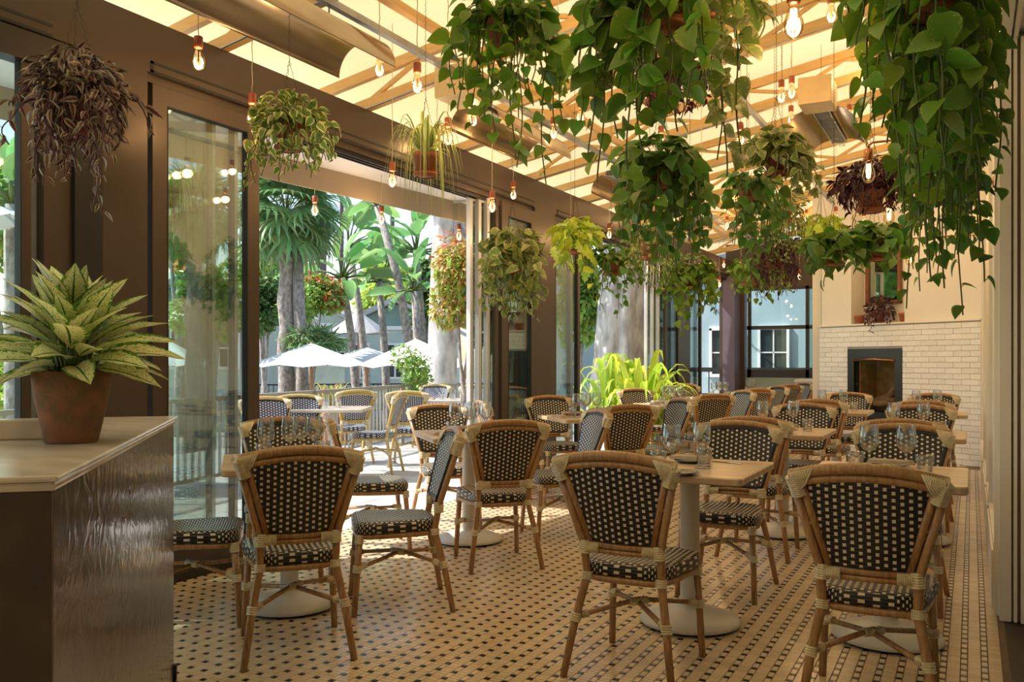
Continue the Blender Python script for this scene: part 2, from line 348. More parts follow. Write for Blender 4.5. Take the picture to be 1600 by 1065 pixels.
# floor: mosaic of one black dot and four cream bricks per 76 mm cell
U = .0254; CELL = 3 * U
fb = MB().box(XL - .16, XR + .02, YB, YF, -.06, -.004)
floor = struct('floor', fb, 'tile_grout')
def tile_shape(w_, l_):
    g = .0012; b_ = MB(); x0, x1, y0, y1 = g, w_ - g, g, l_ - g; e = .0012
    vs = [(x0, y0, -.004), (x1, y0, -.004), (x1, y1, -.004), (x0, y1, -.004), (x0 + e, y0 + e, 0), (x1 - e, y0 + e, 0), (x1 - e, y1 - e, 0), (x0 + e, y1 - e, 0)]
    return b_, vs, [(4, 5, 6, 7), (0, 1, 5, 4), (1, 2, 6, 5), (2, 3, 7, 6), (3, 0, 4, 7)]
TILES = [('d', 0, 0, U, U), ('l', 0, U, U, 2 * U), ('h', U, 0, 2 * U, U), ('h', U, U, 2 * U, U), ('h', U, 2 * U, 2 * U, U)]
tile_me = {}
for k, w_, l_, mt in (('d', U, U, 'tile_black'), ('l', U, 2 * U, 'tile_cream'), ('h', 2 * U, U, 'tile_cream')):
    b_, vs, fs = tile_shape(w_, l_); b_.add(vs, fs, smooth=False); tile_me[k] = b_.mesh('tile', mt)
_geo = {k: tile_shape(w_, l_)[1:] for k, w_, l_ in (('d', U, U), ('l', U, 2 * U), ('h', 2 * U, U))}
x_start = XR - .008 - CELL * 54
cells = []
for i in range(54):
    for j in range(int((11.5 - .5) / CELL)):
        x = x_start + i * CELL; y = .5 + j * CELL
        Z = -x * sT + y * cT; X = x * cT + y * sT
        if Z < 3.0 or Z > 10.5: continue
        px = CX + F * X / Z; py = HY + F * CH / Z
        if -10 < px < 1612 and py < 1085 and px > 262: cells.append((Z, x, y, px, py))
cells.sort(key=lambda c: (abs(c[3] - 930) / 4 + abs(c[4] - 1030)))
for (Z, x, y, px, py) in cells[:60]:
    for k, tx, ty, a, b_ in TILES: link('tile', tile_me[k], floor, Matrix.Translation((x + tx, y + ty, .0)))
mos = MB(); mos2 = MB()
vs_, fs_, mi_ = [], [], []
for (Z, x, y, px, py) in cells[60:]:
    for k, tx, ty, a, b_ in TILES:
        vs, fs = _geo[k]; o_ = len(vs_)
        vs_ += [(v[0] + x + tx, v[1] + y + ty, v[2]) for v in vs]; fs_ += [tuple(o_ + q for q in f) for f in fs]; mi_ += [1 if k == 'd' else 0] * 5
me = bpy.data.meshes.new('mosaic'); me.from_pydata(vs_, [], fs_); me.materials.append(M['tile_cream']); me.materials.append(M['tile_black'])
me.polygons.foreach_set('material_index', mi_); me.update(); tag(link('mosaic_tiles', me, floor), kind='stuff')
del vs_, fs_, mi_, mos, mos2
# beyond: the same mosaic too fine to pick apart, as a material on a thin layer
m, nt, out = newmat('mosaic_far')
b = N(nt, 'ShaderNodeBsdfPrincipled'); b.inputs['Roughness'].default_value = .25
tc = N(nt, 'ShaderNodeTexCoord'); sp = N(nt, 'ShaderNodeSeparateXYZ'); nt.links.new(tc.outputs['Object'], sp.inputs[0])
fx = math_(nt, 'FRACT', math_(nt, 'DIVIDE', math_(nt, 'SUBTRACT', sp.outputs[0], x_start), CELL)); fy = math_(nt, 'FRACT', math_(nt, 'DIVIDE', math_(nt, 'SUBTRACT', sp.outputs[1], .5), CELL))
dot = math_(nt, 'MULTIPLY', math_(nt, 'LESS_THAN', fx, .333), math_(nt, 'LESS_THAN', fy, .333))
ln = math_(nt, 'MINIMUM', math_(nt, 'LESS_THAN', math_(nt, 'ABSOLUTE', math_(nt, 'SUBTRACT', fx, .98)), .03), 1.0)
nt.links.new(mixc(nt, dot, mixc(nt, ln, (.66, .52, .34), (.26, .19, .12)), (.012, .012, .014)), b.inputs['Base Color']); nt.links.new(b.outputs[0], out.inputs[0])
far = MB(); p0 = 10.5
zs = [(p0 + x * sT) / cT for x in (XL, XR)]
far.add([(XL, zs[0] - .05, -.0015), (XR, zs[1] - .05, -.0015), (XR, YF, -.0015), (XL, YF, -.0015)], [(0, 1, 2, 3)], smooth=False)
tag(far.build('mosaic_tiles', 'mosaic_far', floor), kind='stuff')
ne = MB(); zs = [(3.02 + x * sT) / cT for x in (XL, XR)]
ne.add([(XL, YB, -.0015), (XR, YB, -.0015), (XR, zs[1], -.0015), (XL, zs[0], -.0015)], [(0, 1, 2, 3)], smooth=False)
tag(ne.build('mosaic_tiles', 'mosaic_far', floor), kind='stuff')
lf = MB().add([(XL - .16, YB, -.0018), (-2.2, YB, -.0018), (-2.2, 4, -.0018), (XL - .16, 13.6, -.0018)], [(0, 1, 2, 3)], smooth=False)
tag(lf.build('mosaic_tiles', 'mosaic_far', floor), kind='stuff')

# outside paving and lower garden ground
struct('floor_patio', MB().box(-9.6, XL - .16, -6, 26, -.1, -.012), 'patio_stone')
bp_ = MB()
for j in range(60):
    y = 1.5 + j * .3
    for i in range(5):
        x = -7.55 + i * .68; bp_.box(x, x + .67, y, y + .29, -.02, -.006 - .002 * ((i + j) % 3))
tag(bp_.build('paving_slabs', 'patio_stone', bpy.data.objects['floor_patio']), kind='stuff')
struct('ground_garden', MB().box(-90, -9.6, -30, 90, -1.2, -.98).box(-60, 60, 26, 100, -1.2, -1.02), 'deck_pale')
struct('floor_threshold', MB().box(XR + .02, 3.2, YB, 4.95, -.06, -.006), 'slate_brown')

# ceiling canvas on its slope
cm = MB(); nx, ny = 12, 60
vs = []
for j in range(ny + 1):
    y = YB + (YF + .6 - YB) * j / ny
    for i in range(nx + 1):
        x = -4.9 + (XR + 1.2 + 4.9) * i / nx
        vs.append((x, y, roofz(x) + .37 + .03 * math.cos(2 * PI * (y - 3.88) / 1.43)))
cm.add(vs, [(j * (nx + 1) + i, j * (nx + 1) + i + 1, (j + 1) * (nx + 1) + i + 1, (j + 1) * (nx + 1) + i) for j in range(ny) for i in range(nx)])
struct('ceiling', cm, 'roof_canvas')

# left glazed wall: header, pillars, tracks
wl = MB()
wl.box(XL - .2, XL, YB, YF + .1, HB, HT)                                  # header beam
wl.box(XL - .17, XL - .03, YB, YF, HB - .045, HB)                         # recessed head
for y0, y1 in ((2.92, 3.31), (8.12, 8.6), (13.15, 13.72), (16.45, YF + .1)): wl.box(XL - .22, XL + .0, y0, y1, 0, HB)
wl.box(XL - .12, XL - .02, 2.72, 2.92, 0, HB)
wall_left = struct('wall_left', wl, 'bronze')
tr = MB()
for z in (HB + .002, HB + .05):
    for y0, y1 in ((YB, 2.75), (3.33, 8.1), (8.66, 13.1), (13.8, 16.4)):
        tr.box(XL - .002, XL + .003, y0, y1, z, z + .014)
        tr.box(XL - .002, XL + .003, y0, y0 + .02, z - .05, z + .014) if z > HB + .03 else 0
struct('shadow_gap', tr, 'gasket', wall_left)
tk = MB()
for y0, y1 in ((3.31, 8.12), (8.6, 13.15), (YB, 2.72), (13.72, 16.45)):
    for k in range(3): tk.box(XL - .16 + k * .045, XL - .145 + k * .045, y0, y1, HB - .075, HB - .045)
struct('track', tk, 'gasket', wall_left)
sl = MB()
for y0, y1 in ((YB, 2.72), (3.31, 4.18), (7.3, 8.12), (8.6, 9.35), (12.2, 13.15), (13.72, 14.4)): sl.box(XL - .18, XL - .0, y0, y1, -.01, .035)
struct('sill', sl, 'dark_bronze', wall_left)
struct('recess_shade', MB().box(XL - .1, XL + .003, 2.87, 3.03, 0, HB - .06), 'gasket', wall_left)  # proud black strip: the dark of a pillar recess painted as colour
struct('head_gap_shade', MB().box(XL - .1, XL + .002, YB, 3.03, HB - .15, HB - .01), 'dark_bronze', wall_left)  # dark board over the window frame, shade of the gap put into its colour
struct('wall_rear', MB().box(XL - .2, 3.3, YB - .1, YB, 0, 4.6), 'wall_cream')
bb = MB().box(XL - .28, XL - .2, YB, YF + .1, HB - .02, HT - .01)          # outer fascia closes the eaves
struct('trim_1', bb, 'bronze')

DOORN = [0]
def door(y0, y1, x=XL - .06, fr=.09, alu=False, glass='pane', z1=None):
    """one glazed sliding leaf in the plane x, from y0 to y1"""
    DOORN[0] += 1; z1 = z1 or HB - .05; mt = 'aluminium' if alu else 'bronze'
    f = MB(); t = .042
    for a, b_ in ((y0, y0 + fr), (y1 - fr, y1)): f.box(x - t / 2, x + t / 2, a, b_, .03, z1)
    f.box(x - t / 2, x + t / 2, y0 + fr, y1 - fr, .03, .03 + fr * 1.5); f.box(x - t / 2, x + t / 2, y0 + fr, y1 - fr, z1 - fr, z1)
    d = struct('door_%d' % DOORN[0], f, mt)
    MB().box(x - .006, x + .006, y0 + fr, y1 - fr, .03 + fr * 1.5, z1 - fr).build('pane', glass, d)
    g = MB()
    for a in (y0 + fr, y1 - fr - .006): g.box(x - t / 2 - .002, x + t / 2 + .002, a, a + .006, .03 + fr * 1.5, z1 - fr)
    g.box(x - t / 2 - .002, x + t / 2 + .002, y0 + fr, y1 - fr, z1 - fr - .006, z1 - fr).build('gasket', 'gasket', d)
    return d
for k in range(3): door(3.36 + k * .03, 4.18 - k * .13, x=XL - .04 - k * .055, fr=.10 if k == 0 else .03, alu=k > 0)
for k in range(4): door(6.98 + k * .10, 7.98 + k * .03, x=XL - .13 + k * .035 if k < 3 else XL - .02, fr=.05, alu=k < 3)
door(7.36, 8.12, x=XL - .02 + .02, fr=.13)
for k in range(2): door(8.62, 9.36 - k * .1, x=XL - .05 - k * .05, fr=.07, alu=k > 0)
for k in range(3): door(11.95 + k * .14, 12.9 + k * .1, x=XL - .13 + k * .04, fr=.06, alu=True)
door(12.45, 13.15, x=XL - .01, fr=.08)
for k in range(2): door(13.74, 14.5 - k * .1, x=XL - .04 - k * .05, fr=.07, alu=k > 0)
for k in range(2): door(1.6, 2.66 + k * .06, x=XL - .05 - k * .05, fr=.05, alu=k > 0)
door(.3, 1.65, x=XL - .15, fr=.05, alu=True)

# right wall with skirting, pilasters; cased opening next to the camera
wr = MB().box(XR, XR + .16, 4.95, 12.3, 0, 4.4); wall_right = struct('wall_right', wr, 'wall_cream')
wp = MB()
for y0, y1 in ((4.95, 5.05), (6.5, 6.62), (7.6, 7.72), (9.4, 9.52)): wp.box(XR - .02, XR, y0, y1, .0, 3.9)
struct('trim_2', wp, 'trim_white')
wb = MB()
for y0, y1 in ((5.05, 6.5), (6.62, 7.6), (7.72, 9.4), (9.52, 11.6)): wb.box(XR - .03, XR, y0 + .02, y1 - .02, 0, .3); wb.box(XR - .022, XR, y0 + .02, y1 - .02, .3, .34)
struct('baseboard_right', wb, 'trim_white')
jb = MB()
jb.box(XR + .0, XR + .05, 4.86, 4.95, 0, 3.0)
for x0, x1, y in ((XR + .06, XR + .075, 4.86), (XR + .09, XR + .115, 4.85), (XR + .13, XR + .14, 4.87), (XR + .165, XR + .18, 4.86)): jb.box(x0, x1, y, 4.95, .0, 2.82)
jt = struct('trim_3', jb, 'trim_white')
struct('trim_4', MB().box(XR + .05, XR + .34, 4.885, 4.95, 0, 2.82), 'trim_taupe')
hd = MB().box(XR, XR + .05, 0.2, 4.86, 2.82, 3.3).box(XR + .05, XR + .4, .2, 4.95, 2.86, 3.4).box(XR + .06, XR + .08, .2, 4.9, 2.82, 2.86).box(XR + .12, XR + .15, .2, 4.9, 2.82, 2.86).box(XR + .2, XR + .22, .2, 4.9, 2.82, 2.86)
struct('trim_5', hd, 'trim_white')
struct('wall_upper', MB().box(XR + .01, XR + .12, YB, 4.95, 3.3, 4.4), 'wall_cream')
struct('door_side', MB().box(XR + .36, XR + .42, 3.9, 4.92, .0, 2.82), 'wall_cream')
struct('wall_side', MB().box(3.2, 3.3, YB, 5, 0, 4.4).box(.5, 3.3, 4.95, 5.05, 0, 4.4), 'wall_cream')
struct('ceiling_side', MB().box(XR + .12, 3.3, YB, 5, 4.0, 4.1), 'wall_cream')

# ---- fireplace wall, turned 34 degrees: local x runs right along the wall, y into it
P1, P0 = V((-1.93, 13.15, 0)), V((.1, 11.78, 0))
FD = (P0 - P1).normalized(); FL_ = (P0 - P1).length; FA = math.atan2(FD.y, FD.x)
FW = Matrix.Translation(P1) @ Matrix.Rotation(FA, 4, 'Z')
def fs_px(px):
    d = ray(px, 560); n = V((-FD.y, FD.x, 0)); t = P1.dot(n) / (d[0] * n.x + d[1] * n.y); p = V((d[0] * t, d[1] * t, 0)); return (p - P1).dot(FD), t
ox0, ox1 = fs_px(1325)[0], fs_px(1410)[0]
ZM = 1.77; zt = CH + 20.3 / F * fs_px(1410)[1]; zb = .38
wk = MB().box(0, ox0, .02, .5, 0, ZM - .02).box(ox1, FL_, .02, .5, 0, ZM - .02).box(ox0, ox1, .02, .5, zt, ZM - .02).box(ox0, ox1, .02, .5, 0, zb)
wall_back = wk.build('wall_back', 'grout', None, FW); wall_back['kind'] = 'structure'
bh, bl, g = .0693, .22, .004
rows = []
r = 0
bricks = []
while (r + 1) * bh < ZM:
    z0 = r * bh; x = -(.5 * bl if r % 2 else 0)
    while x < FL_:
        a, b_ = max(x, 0), min(x + bl, FL_)
        for (p, q) in ([(a, b_)] if (z0 + bh <= zb or z0 >= zt - .01) else [(a, min(b_, ox0)), (max(a, ox1), b_)]):
            if q - p > .02: bricks.append((p, q, z0))
        x += bl
    r += 1
bricks.sort(key=lambda t: -t[2]); bcache = {}
rest = MB()
for i, (p, q, z0) in enumerate(bricks):
    if i < 290:
        key = round(q - p, 3)
        if key not in bcache: bcache[key] = MB().bevbox(g / 2, q - p - g / 2, -.004, .02, g / 2, bh - g / 2, b=.0025).mesh('brick', 'brick_white')
        link('brick', bcache[key], wall_back, Matrix.Translation((p, random.uniform(-.001, .001), z0)))
    else: rest.box(p + g / 2, q - g / 2, -.004, .02, z0 + g / 2, z0 + bh - g / 2)
tag(rest.build('lower_bricks', 'brick_white', wall_back), kind='stuff')
MB().bevbox(-.02, FL_, -.02, .5, ZM - .025, ZM, b=.006).build('mantel_ledge', 'trim_white', wall_back)
n0, n1 = ox0 + .02, ox1
up = MB().box(0, n0, .04, .5, ZM, 4.4).box(n1, FL_ + .1, .04, .5, ZM, 4.4).box(n0, n1, .3, .5, ZM, 4.4)
u_ = up.build('wall_chimney', 'wall_cream', None, FW); u_['kind'] = 'structure'
struct('wall_right_end', MB().box(XR - .02, XR + .14, 11.6, 12.6, 0, 4.4), 'wall_cream')

# fireplace insert
fp = thing('fireplace', 'black framed gas fireplace set in the white brick wall, logs inside', 'fireplace'); fp.matrix_world = FW
fp_l = MB(); fr = .11
fp_l.box(ox0, ox0 + fr, -.012, .03, zb, zt).box(ox1 - fr, ox1, -.012, .03, zb, zt).box(ox0 + fr, ox1 - fr, -.012, .03, zt - fr - .03, zt).box(ox0 + fr, ox1 - fr, -.012, .03, zb, zb + .2)
fp_l.build('surround', 'firebox', fp)
MB().box(ox0 + fr, ox0 + fr + .03, .03, .42, zb + .2, zt - .1).box(ox1 - fr - .03, ox1 - fr, .03, .42, zb + .2, zt - .1).box(ox0 + fr, ox1 - fr, .03, .42, zt - .13, zt - .1).box(ox0 + fr, ox1 - fr, .03, .42, zb + .17, zb + .2).build('firebox', 'firebox', fp)
MB().box(ox0 + fr + .03, ox1 - fr - .03, .38, .42, zb + .2, zt - .13).box(ox0 + fr + .03, ox0 + fr + .05, .06, .38, zb + .2, zt - .13).build('back_panel', 'fire_brick', fp)
MB().tube([(ox0 + fr, -.02, zt - .16), ((ox0 + ox1) / 2, -.04, zt - .14), (ox1 - fr, -.02, zt - .16)], .012).build('hood', 'copper', fp)
for k, (a, b_) in enumerate((((.18, .2, .27), (.62, .14, .31)), ((.3, .1, .25), (.7, .24, .26)), ((.45, .16, .33), (.62, .2, .52)), ((.2, .28, .3), (.5, .3, .36)))):
    MB().tube([(ox0 + a[0] + .05, a[1], zb + a[2]), (ox0 + (a[0] + b_[0]) / 2 + .05, (a[1] + b_[1]) / 2 + .01, zb + (a[2] + b_[2]) / 2 + .015), (ox0 + b_[0] + .05, b_[1], zb + b_[2])], [.04, .046, .035], n=9).build('log', 'log', fp).location.z = .05
MB().box(ox0 + fr, ox1 - fr, .0, .006, zb + .2, zt - .14).build('front_glass', 'pane_dim', fp)

# mirror and pots in the niche
mr = thing('wall_mirror', 'tall mirror in a carved copper-brown frame above the mantel', 'mirror'); mr.matrix_world = FW
mx0, mx1 = fs_px(1346)[0] - .15, fs_px(1400)[0] - .13; mz0, mz1 = CH + (564 - 473) / F * 11.6, CH + (564 - 350) / F * 11.6
f_ = MB()
for (a, b_, c_, d_) in ((mx0, mx0 + .05, mz0, mz1), (mx1 - .05, mx1, mz0, mz1), (mx0, mx1, mz0, mz0 + .05), (mx0, mx1, mz1 - .05, mz1), (mx0, mx1, mz1 - .42, mz1 - .38)): f_.bevbox(a, b_, .25, .3, c_, d_, b=.012)
f_.build('frame', 'mirror_frame', mr); MB().box(mx0 + .04, mx1 - .04, .28, .295, mz0 + .04, mz1 - .4).build('mirror_glass', 'mirror_glass', mr)
MB().box(mx0 + .04, mx1 - .04, .28, .295, mz1 - .39, mz1 - .04).build('upper_panel', 'picture_gold', mr)

# ---- far end wall with glazing, and the neighbour's wall behind it
we = MB().box(XL - .2, 1.5, YF, YF + .14, 2.66, 3.5).box(XL - .2, 1.5, YF, YF + .14, 0, .95).box(XL - .2, -3.82, YF - .1, YF + .14, 0, 3)
we.box(-2.0, 1.5, YF, YF + .12, .9, 2.7)
wf = struct('wall_far', we, 'bronze')
wf2 = MB().box(-3.82, -2.0, YF - .02, YF, 0, .95).build('lower_panel', 'wall_sage', wf)
wn = MB()
for x in (-3.78, -2.72, -2.05): wn.box(x, x + .06, YF, YF + .06, .95, 2.66)
wn.box(-3.8, -2.0, YF, YF + .06, .95, 1.1).box(-3.8, -2.0, YF, YF + .06, 1.86, 1.93).box(-3.8, -2.0, YF, YF + .06, 2.6, 2.66)
win = struct('window_1', wn, 'dark_bronze')
MB().box(-3.72, -2.72, YF + .02, YF + .03, 1.1, 2.6).build('pane', 'pane', win); MB().box(-2.66, -2.05, YF + .02, YF + .03, 1.1, 2.6).build('pane', 'pane_green', win)
struct('wall_corner', MB().box(-2.0, .4, 13.4, 13.5, 0, 4.4).box(-2.05, -1.93, 13.3, YF, 0, 4.4), 'wall_cream')
struct('trim_6', MB().box(-4.12, -3.9, 16.3, YF, 0, HB), 'column_plum')
hs = MB().box(-10.5, 3, 21, 21.4, -1, 3.4)
nb = struct('wall_neighbour', hs, 'wall_blue')
# gable verge and shingled roof of the neighbour
MB().add([(-6.4, 20.9, 3.2), (-1.0, 20.9, 3.2), (-1.0, 24, 5.2), (-6.4, 24, 5.2)], [(0, 1, 2, 3)], smooth=False).build('roof', 'roof_grey', nb)
for k, (x0, x1) in enumerate(((-5.55, -4.95), (-4.4, -3.8))):
    f_ = MB().box(x0 - .06, x0, 20.9, 21, .95, 2.05).box(x1, x1 + .06, 20.9, 21, .95, 2.05).box(x0 - .06, x1 + .06, 20.9, 21, 2.0, 2.1).box(x0 - .1, x1 + .1, 20.86, 21, .88, .95).box((x0 + x1) / 2 - .015, (x0 + x1) / 2 + .015, 20.93, 21, .95, 2.0).box(x0, x1, 20.93, 21, 1.45, 1.48)
    fo = f_.build('window', 'canvas_white', nb); MB().box(x0, x1, 20.96, 21, .95, 2.0).build('pane', 'window_dark', fo)
tag(MB().tube([(-5.7, 20.95, 2.75), (-5.55, 20.7, 2.8), (-5.25, 20.4, 2.65), (-5.0, 20.3, 2.55)], .025).lathe([(.0, 2.58), (.06, 2.56), (.09, 2.4), (.11, 2.36)], c=(-4.95, 20.3, 0)).build('gooseneck_lamp', 'gasket'), 'black gooseneck lamp on the shaded blue wall outside the far window', 'lamp')
tag(MB().box(-6.2, -2.2, 19.4, 19.46, 1.02, 1.12).box(-6.2, -2.2, 19.4, 19.44, .5, .54).build('terrace_rail', 'gasket'), 'dark horizontal rail outside the far window', 'railing')
for i in range(14): MB().box(-6.1 + i * .29, -6.08 + i * .29, 19.41, 19.44, -1.0, 1.03).build('baluster', 'gasket', bpy.data.objects['terrace_rail'])
cb = thing('side_cabinet', 'small orange-red wooden cabinet with a pale top left of the fireplace', 'cabinet', (-2.36, 15.6, 0))
MB().box(-.28, .28, -.25, .25, .02, .9).build('body', 'orange_wood', cb); MB().bevbox(-.3, .3, -.27, .27, .9, .95, b=.008).build('top', 'canvas_white', cb); MB().box(-.2, .2, -.27, -.25, .1, .82).build('door', 'orange_wood', cb)

# ================================================================ FURNITURE
def lerp(a, b, t): return a + (b - a) * t
def wrap(mb, a, b, r, turns=5, wire=.0042):
    turns = int(turns * 1.5)
    """a binding of cane strip round a tube: a sleeve with ribs"""
    a = V(a); b = V(b); pts, rs = [], []
    for i in range(turns * 2 + 1):
        pts.append(a.lerp(b, i / (turns * 2))); rs.append(r + (wire if i % 2 else wire * .35))
    k0 = len(mb.sm); mb.tube(pts, rs, n=9); mb.sm[k0:] = [False] * (len(mb.sm) - k0)
def panel(mb, rows, cols, pos, uvscale=1.0, thick=.006):
    vs, uvs = [], []
    for j in range(rows + 1):
        for i in range(cols + 1):
            p, uv = pos(i / cols, j / rows); vs.append(p); uvs.append(uv)
    fs = [(j * (cols + 1) + i, j * (cols + 1) + i + 1, (j + 1) * (cols + 1) + i + 1, (j + 1) * (cols + 1) + i) for j in range(rows) for i in range(cols)]
    mb.add(vs, fs, uvs); return mb
def make_chair(name, label, cane, weave, group):
    """bistro chair, faces +y, origin on the floor under the middle of the seat"""
    t = thing(name, label, 'chair', group=group)
    TC = [V((s * .245, -.305, .858)) for s in (-1, 1)]; MR = [V((s * .160, -.212, .53)) for s in (-1, 1)]; SJ = [V((s * .155, -.19, .40)) for s in (-1, 1)]
    def arcx(u, z0, bow, rise): return V((lerp(TC[0].x, TC[1].x, u), -.305 + bow * 4 * u * (1 - u), z0 + rise * 4 * u * (1 - u)))
    # top rail: two canes in an arch
    f = MB()
    f.tube([arcx(i / 12, .864, -.02, .034) for i in range(13)], .0205, n=10)
    f.tube([arcx(i / 12, .834, -.016, .03) for i in range(13)], .0145, n=8)
    f.build('top_rail', cane, t)
    for k, s in enumerate((-1, 1)):
        MB().tube([TC[k], MR[k], SJ[k], V((s * .190, -.235, .22)), V((s * .224, -.275, .0))], [.0155, .0165, .0175, .0165, .0145], n=10).build('rear_leg', cane, t)
        f = MB().tube([TC[k] + V((-s * .037, .004, -.03)), MR[k] + V((-s * .032, .003, .0))], .014, n=8)
        f.lathe([(0, -.006), (.007, -.006), (.007, .006), (0, .006)], n=8, c=(TC[k] + MR[k]) / 2 + V((-s * .018, -.004, 0)))
        f.build('inner_cane', cane, t)
        MB().tube([V((s * .185, .185, .40)), V((s * .196, .20, .2)), V((s * .205, .215, 0))], [.0165, .016, .0145], n=10).build('front_leg', cane, t)
    # mid rail
    f = MB(); f.tube([MR[0], (MR[0] + MR[1]) / 2 + V((0, -.012, 0)), MR[1]], .0145, n=8); f.tube([MR[0] - V((0, 0, .024)), (MR[0] + MR[1]) / 2 + V((0, -.012, -.024)), MR[1] - V((0, 0, .024))], .011, n=8)
    f.build('mid_rail', cane, t)
    # woven back, two faces with a rolled dark rim
    def bpos(off, inset, ztop):
        def pos(u, v):
            z = lerp(.548, ztop + .03 * 4 * u * (1 - u), v); k = (z - .53) / (.858 - .53); half = lerp(.160, .245, k) - inset
            x = lerp(-half, half, u); y = lerp(-.212, -.305, k) + off - .02 * 4 * u * (1 - u)
            return V((x, y, z)), (x + .3, z)
        return pos
    b = MB(); p = bpos(-.006, .044, .826); q = bpos(.024, .012, .842)
    panel(b, 6, 10, p); panel(b, 6, 10, q)
    bo = b.build('backrest', weave, t)
    r = MB(); loop = [q(i / 10, 0)[0] for i in range(11)] + [q(1, j / 6)[0] for j in range(1, 6)] + [q(1 - i / 10, 1)[0] for i in range(11)] + [q(0, 1 - j / 6)[0] for j in range(1, 6)]
    r.tube([x + V((0, -.008, 0)) for x in loop], .0125, n=6, closed=True); r.build('rim', 'weave_rim', bo)
    # seat: rounded woven pad, apron of cane under it
    def sq(a, rx, ry, e=.42):
        c, s_ = math.cos(a), math.sin(a); return (math.copysign(abs(c) ** e, c) * rx, math.copysign(abs(s_) ** e, s_) * ry)
    sm = MB(); n = 40; prof = [(.93, .402), (1.0, .41), (1.0, .440), (.965, .455), (.85, .461), (.5, .455), (.0, .451)]
    vs, uvs = [], []
    for (k, z) in prof:
        for i in range(n):
            a = 2 * PI * i / n; x, y = sq(a, .203 * k, .212 * k); x *= 1 + .15 * y / .21
            vs.append((x, y + .005, z))
            if z < .447: uvs.append((i / n * 1.56 if i else 0, z * 1.05))
            else: uvs.append((x + .3, y + .4))
    fs = [(j * n + i, j * n + (i + 1) % n, (j + 1) * n + (i + 1) % n, (j + 1) * n + i) for j in range(len(prof) - 1) for i in range(n)]
    # per-face uvs so that the side band and the top both read as weave
    o = len(sm.v); sm.v += [tuple(p_) for p_ in vs]
    for f_ in fs:
        sm.f.append(f_); sm.mi.append(0); sm.sm.append(True); side = max(f_) < 4 * n
        for q_, kk in enumerate(f_):
            i = kk % n; j = kk // n
            if side: ii = n if (i == 0 and f_[0] % n == n - 1) else i; sm.uv.append((ii / n * 1.536, [0, .012, .04, .058][j]))
            else: sm.uv.append((vs[kk][0] + .3, vs[kk][1] + .4))
    sm.build('seat', weave_seat_of[weave], t)
    ap = MB().tube([(lambda xy: V((xy[0] * (1 + .15 * xy[1] / .21), xy[1] + .003, .39)))(sq(2 * PI * i / 28, .186, .197)) for i in range(28)], .0145, n=8, closed=True)
    ap.build('apron', cane, t)
    # crossed stretchers
    for s in (-1, 1):
        MB().tube([V((-s * .188, -.232, .235)), V((0, -.02, .272 + s * .006)), V((s * .194, .196, .235))], .0105, n=8).build('stretcher', cane, t)
    # pale bindings, each its own part
    def bind(name, *ws):
        w_ = MB()
        for q_ in ws:
            if callable(q_): q_(w_)
            else: wrap(w_, *q_)
        w_.build(name, 'binding', t)
    for k, s in enumerate((-1, 1)):
        c0 = TC[k]
        def fan(w_, c0=c0, s=s, k=k):
            for q_ in range(9):
                u = q_ / 8; a = arcx((.02 + .13 * u) if s < 0 else (.98 - .13 * u), .862, -.02, .034)
                b_ = c0.lerp(MR[k], .02 + .17 * u) + V((-s * .012, 0, 0))
                w_.tube([a + V((0, -.02, .012)), c0.lerp((a + b_) / 2, .5 + .5 * u) + V((0, -.025, 0)), b_ + V((s * .012, -.018, 0))], .0046, n=5)
                w_.tube([a + V((0, .018, .010)), c0.lerp((a + b_) / 2, .5 + .5 * u) + V((0, .03, 0)), b_ + V((s * .012, .03, 0))], .0046, n=5)
        bind('corner_wrap', fan, (arcx(.0 if s < 0 else 1, .858, -.02, .03) + V((s * .004, 0, 0)), arcx(.11 if s < 0 else .89, .854, -.02, .034), .0225, 6),
             (c0 + V((-s * .006, 0, .004)), c0.lerp(MR[k], .2) + V((-s * .012, 0, 0)), .0265, 7))
        bind('binding', (MR[k] + V((-s * .008, 0, .014)), MR[k] + V((-s * .006, 0, -.04)), .0225, 4), (MR[k] + V((-s * .02, -.003, -.012)), MR[k] + V((-s * .07, -.006, -.012)), .0205, 5))
        bind('binding', (SJ[k] + V((0, 0, .012)), SJ[k] + V((0, -.003, -.02)), .0205, 3), lambda w_, k=k, s=s: w_.tube([SJ[k] + V((-s * .03, .02, .0)), SJ[k] + V((s * .016, -.016, -.012))], .006, n=5))
        bind('binding', ((s * .1865, -.228, .25), (s * .191, -.234, .215), .0195, 3), ((s * .182, -.215, .238), (s * .152, -.186, .242), .0135, 3))
        bind('binding', ((s * .186, .187, .40), (s * .188, .19, .355), .0195, 4))
        bind('binding', ((s * .1945, .197, .25), (s * .196, .2, .215), .0195, 3), ((s * .184, .186, .238), (s * .155, .155, .244), .0135, 3))
    bind('binding', ((-.03, -.05, .27), (.03, .01, .27), .014, 4))
    return t
weave_seat_of = {'weave': 'weave_seat', 'weave_blue': 'weave_blue'}

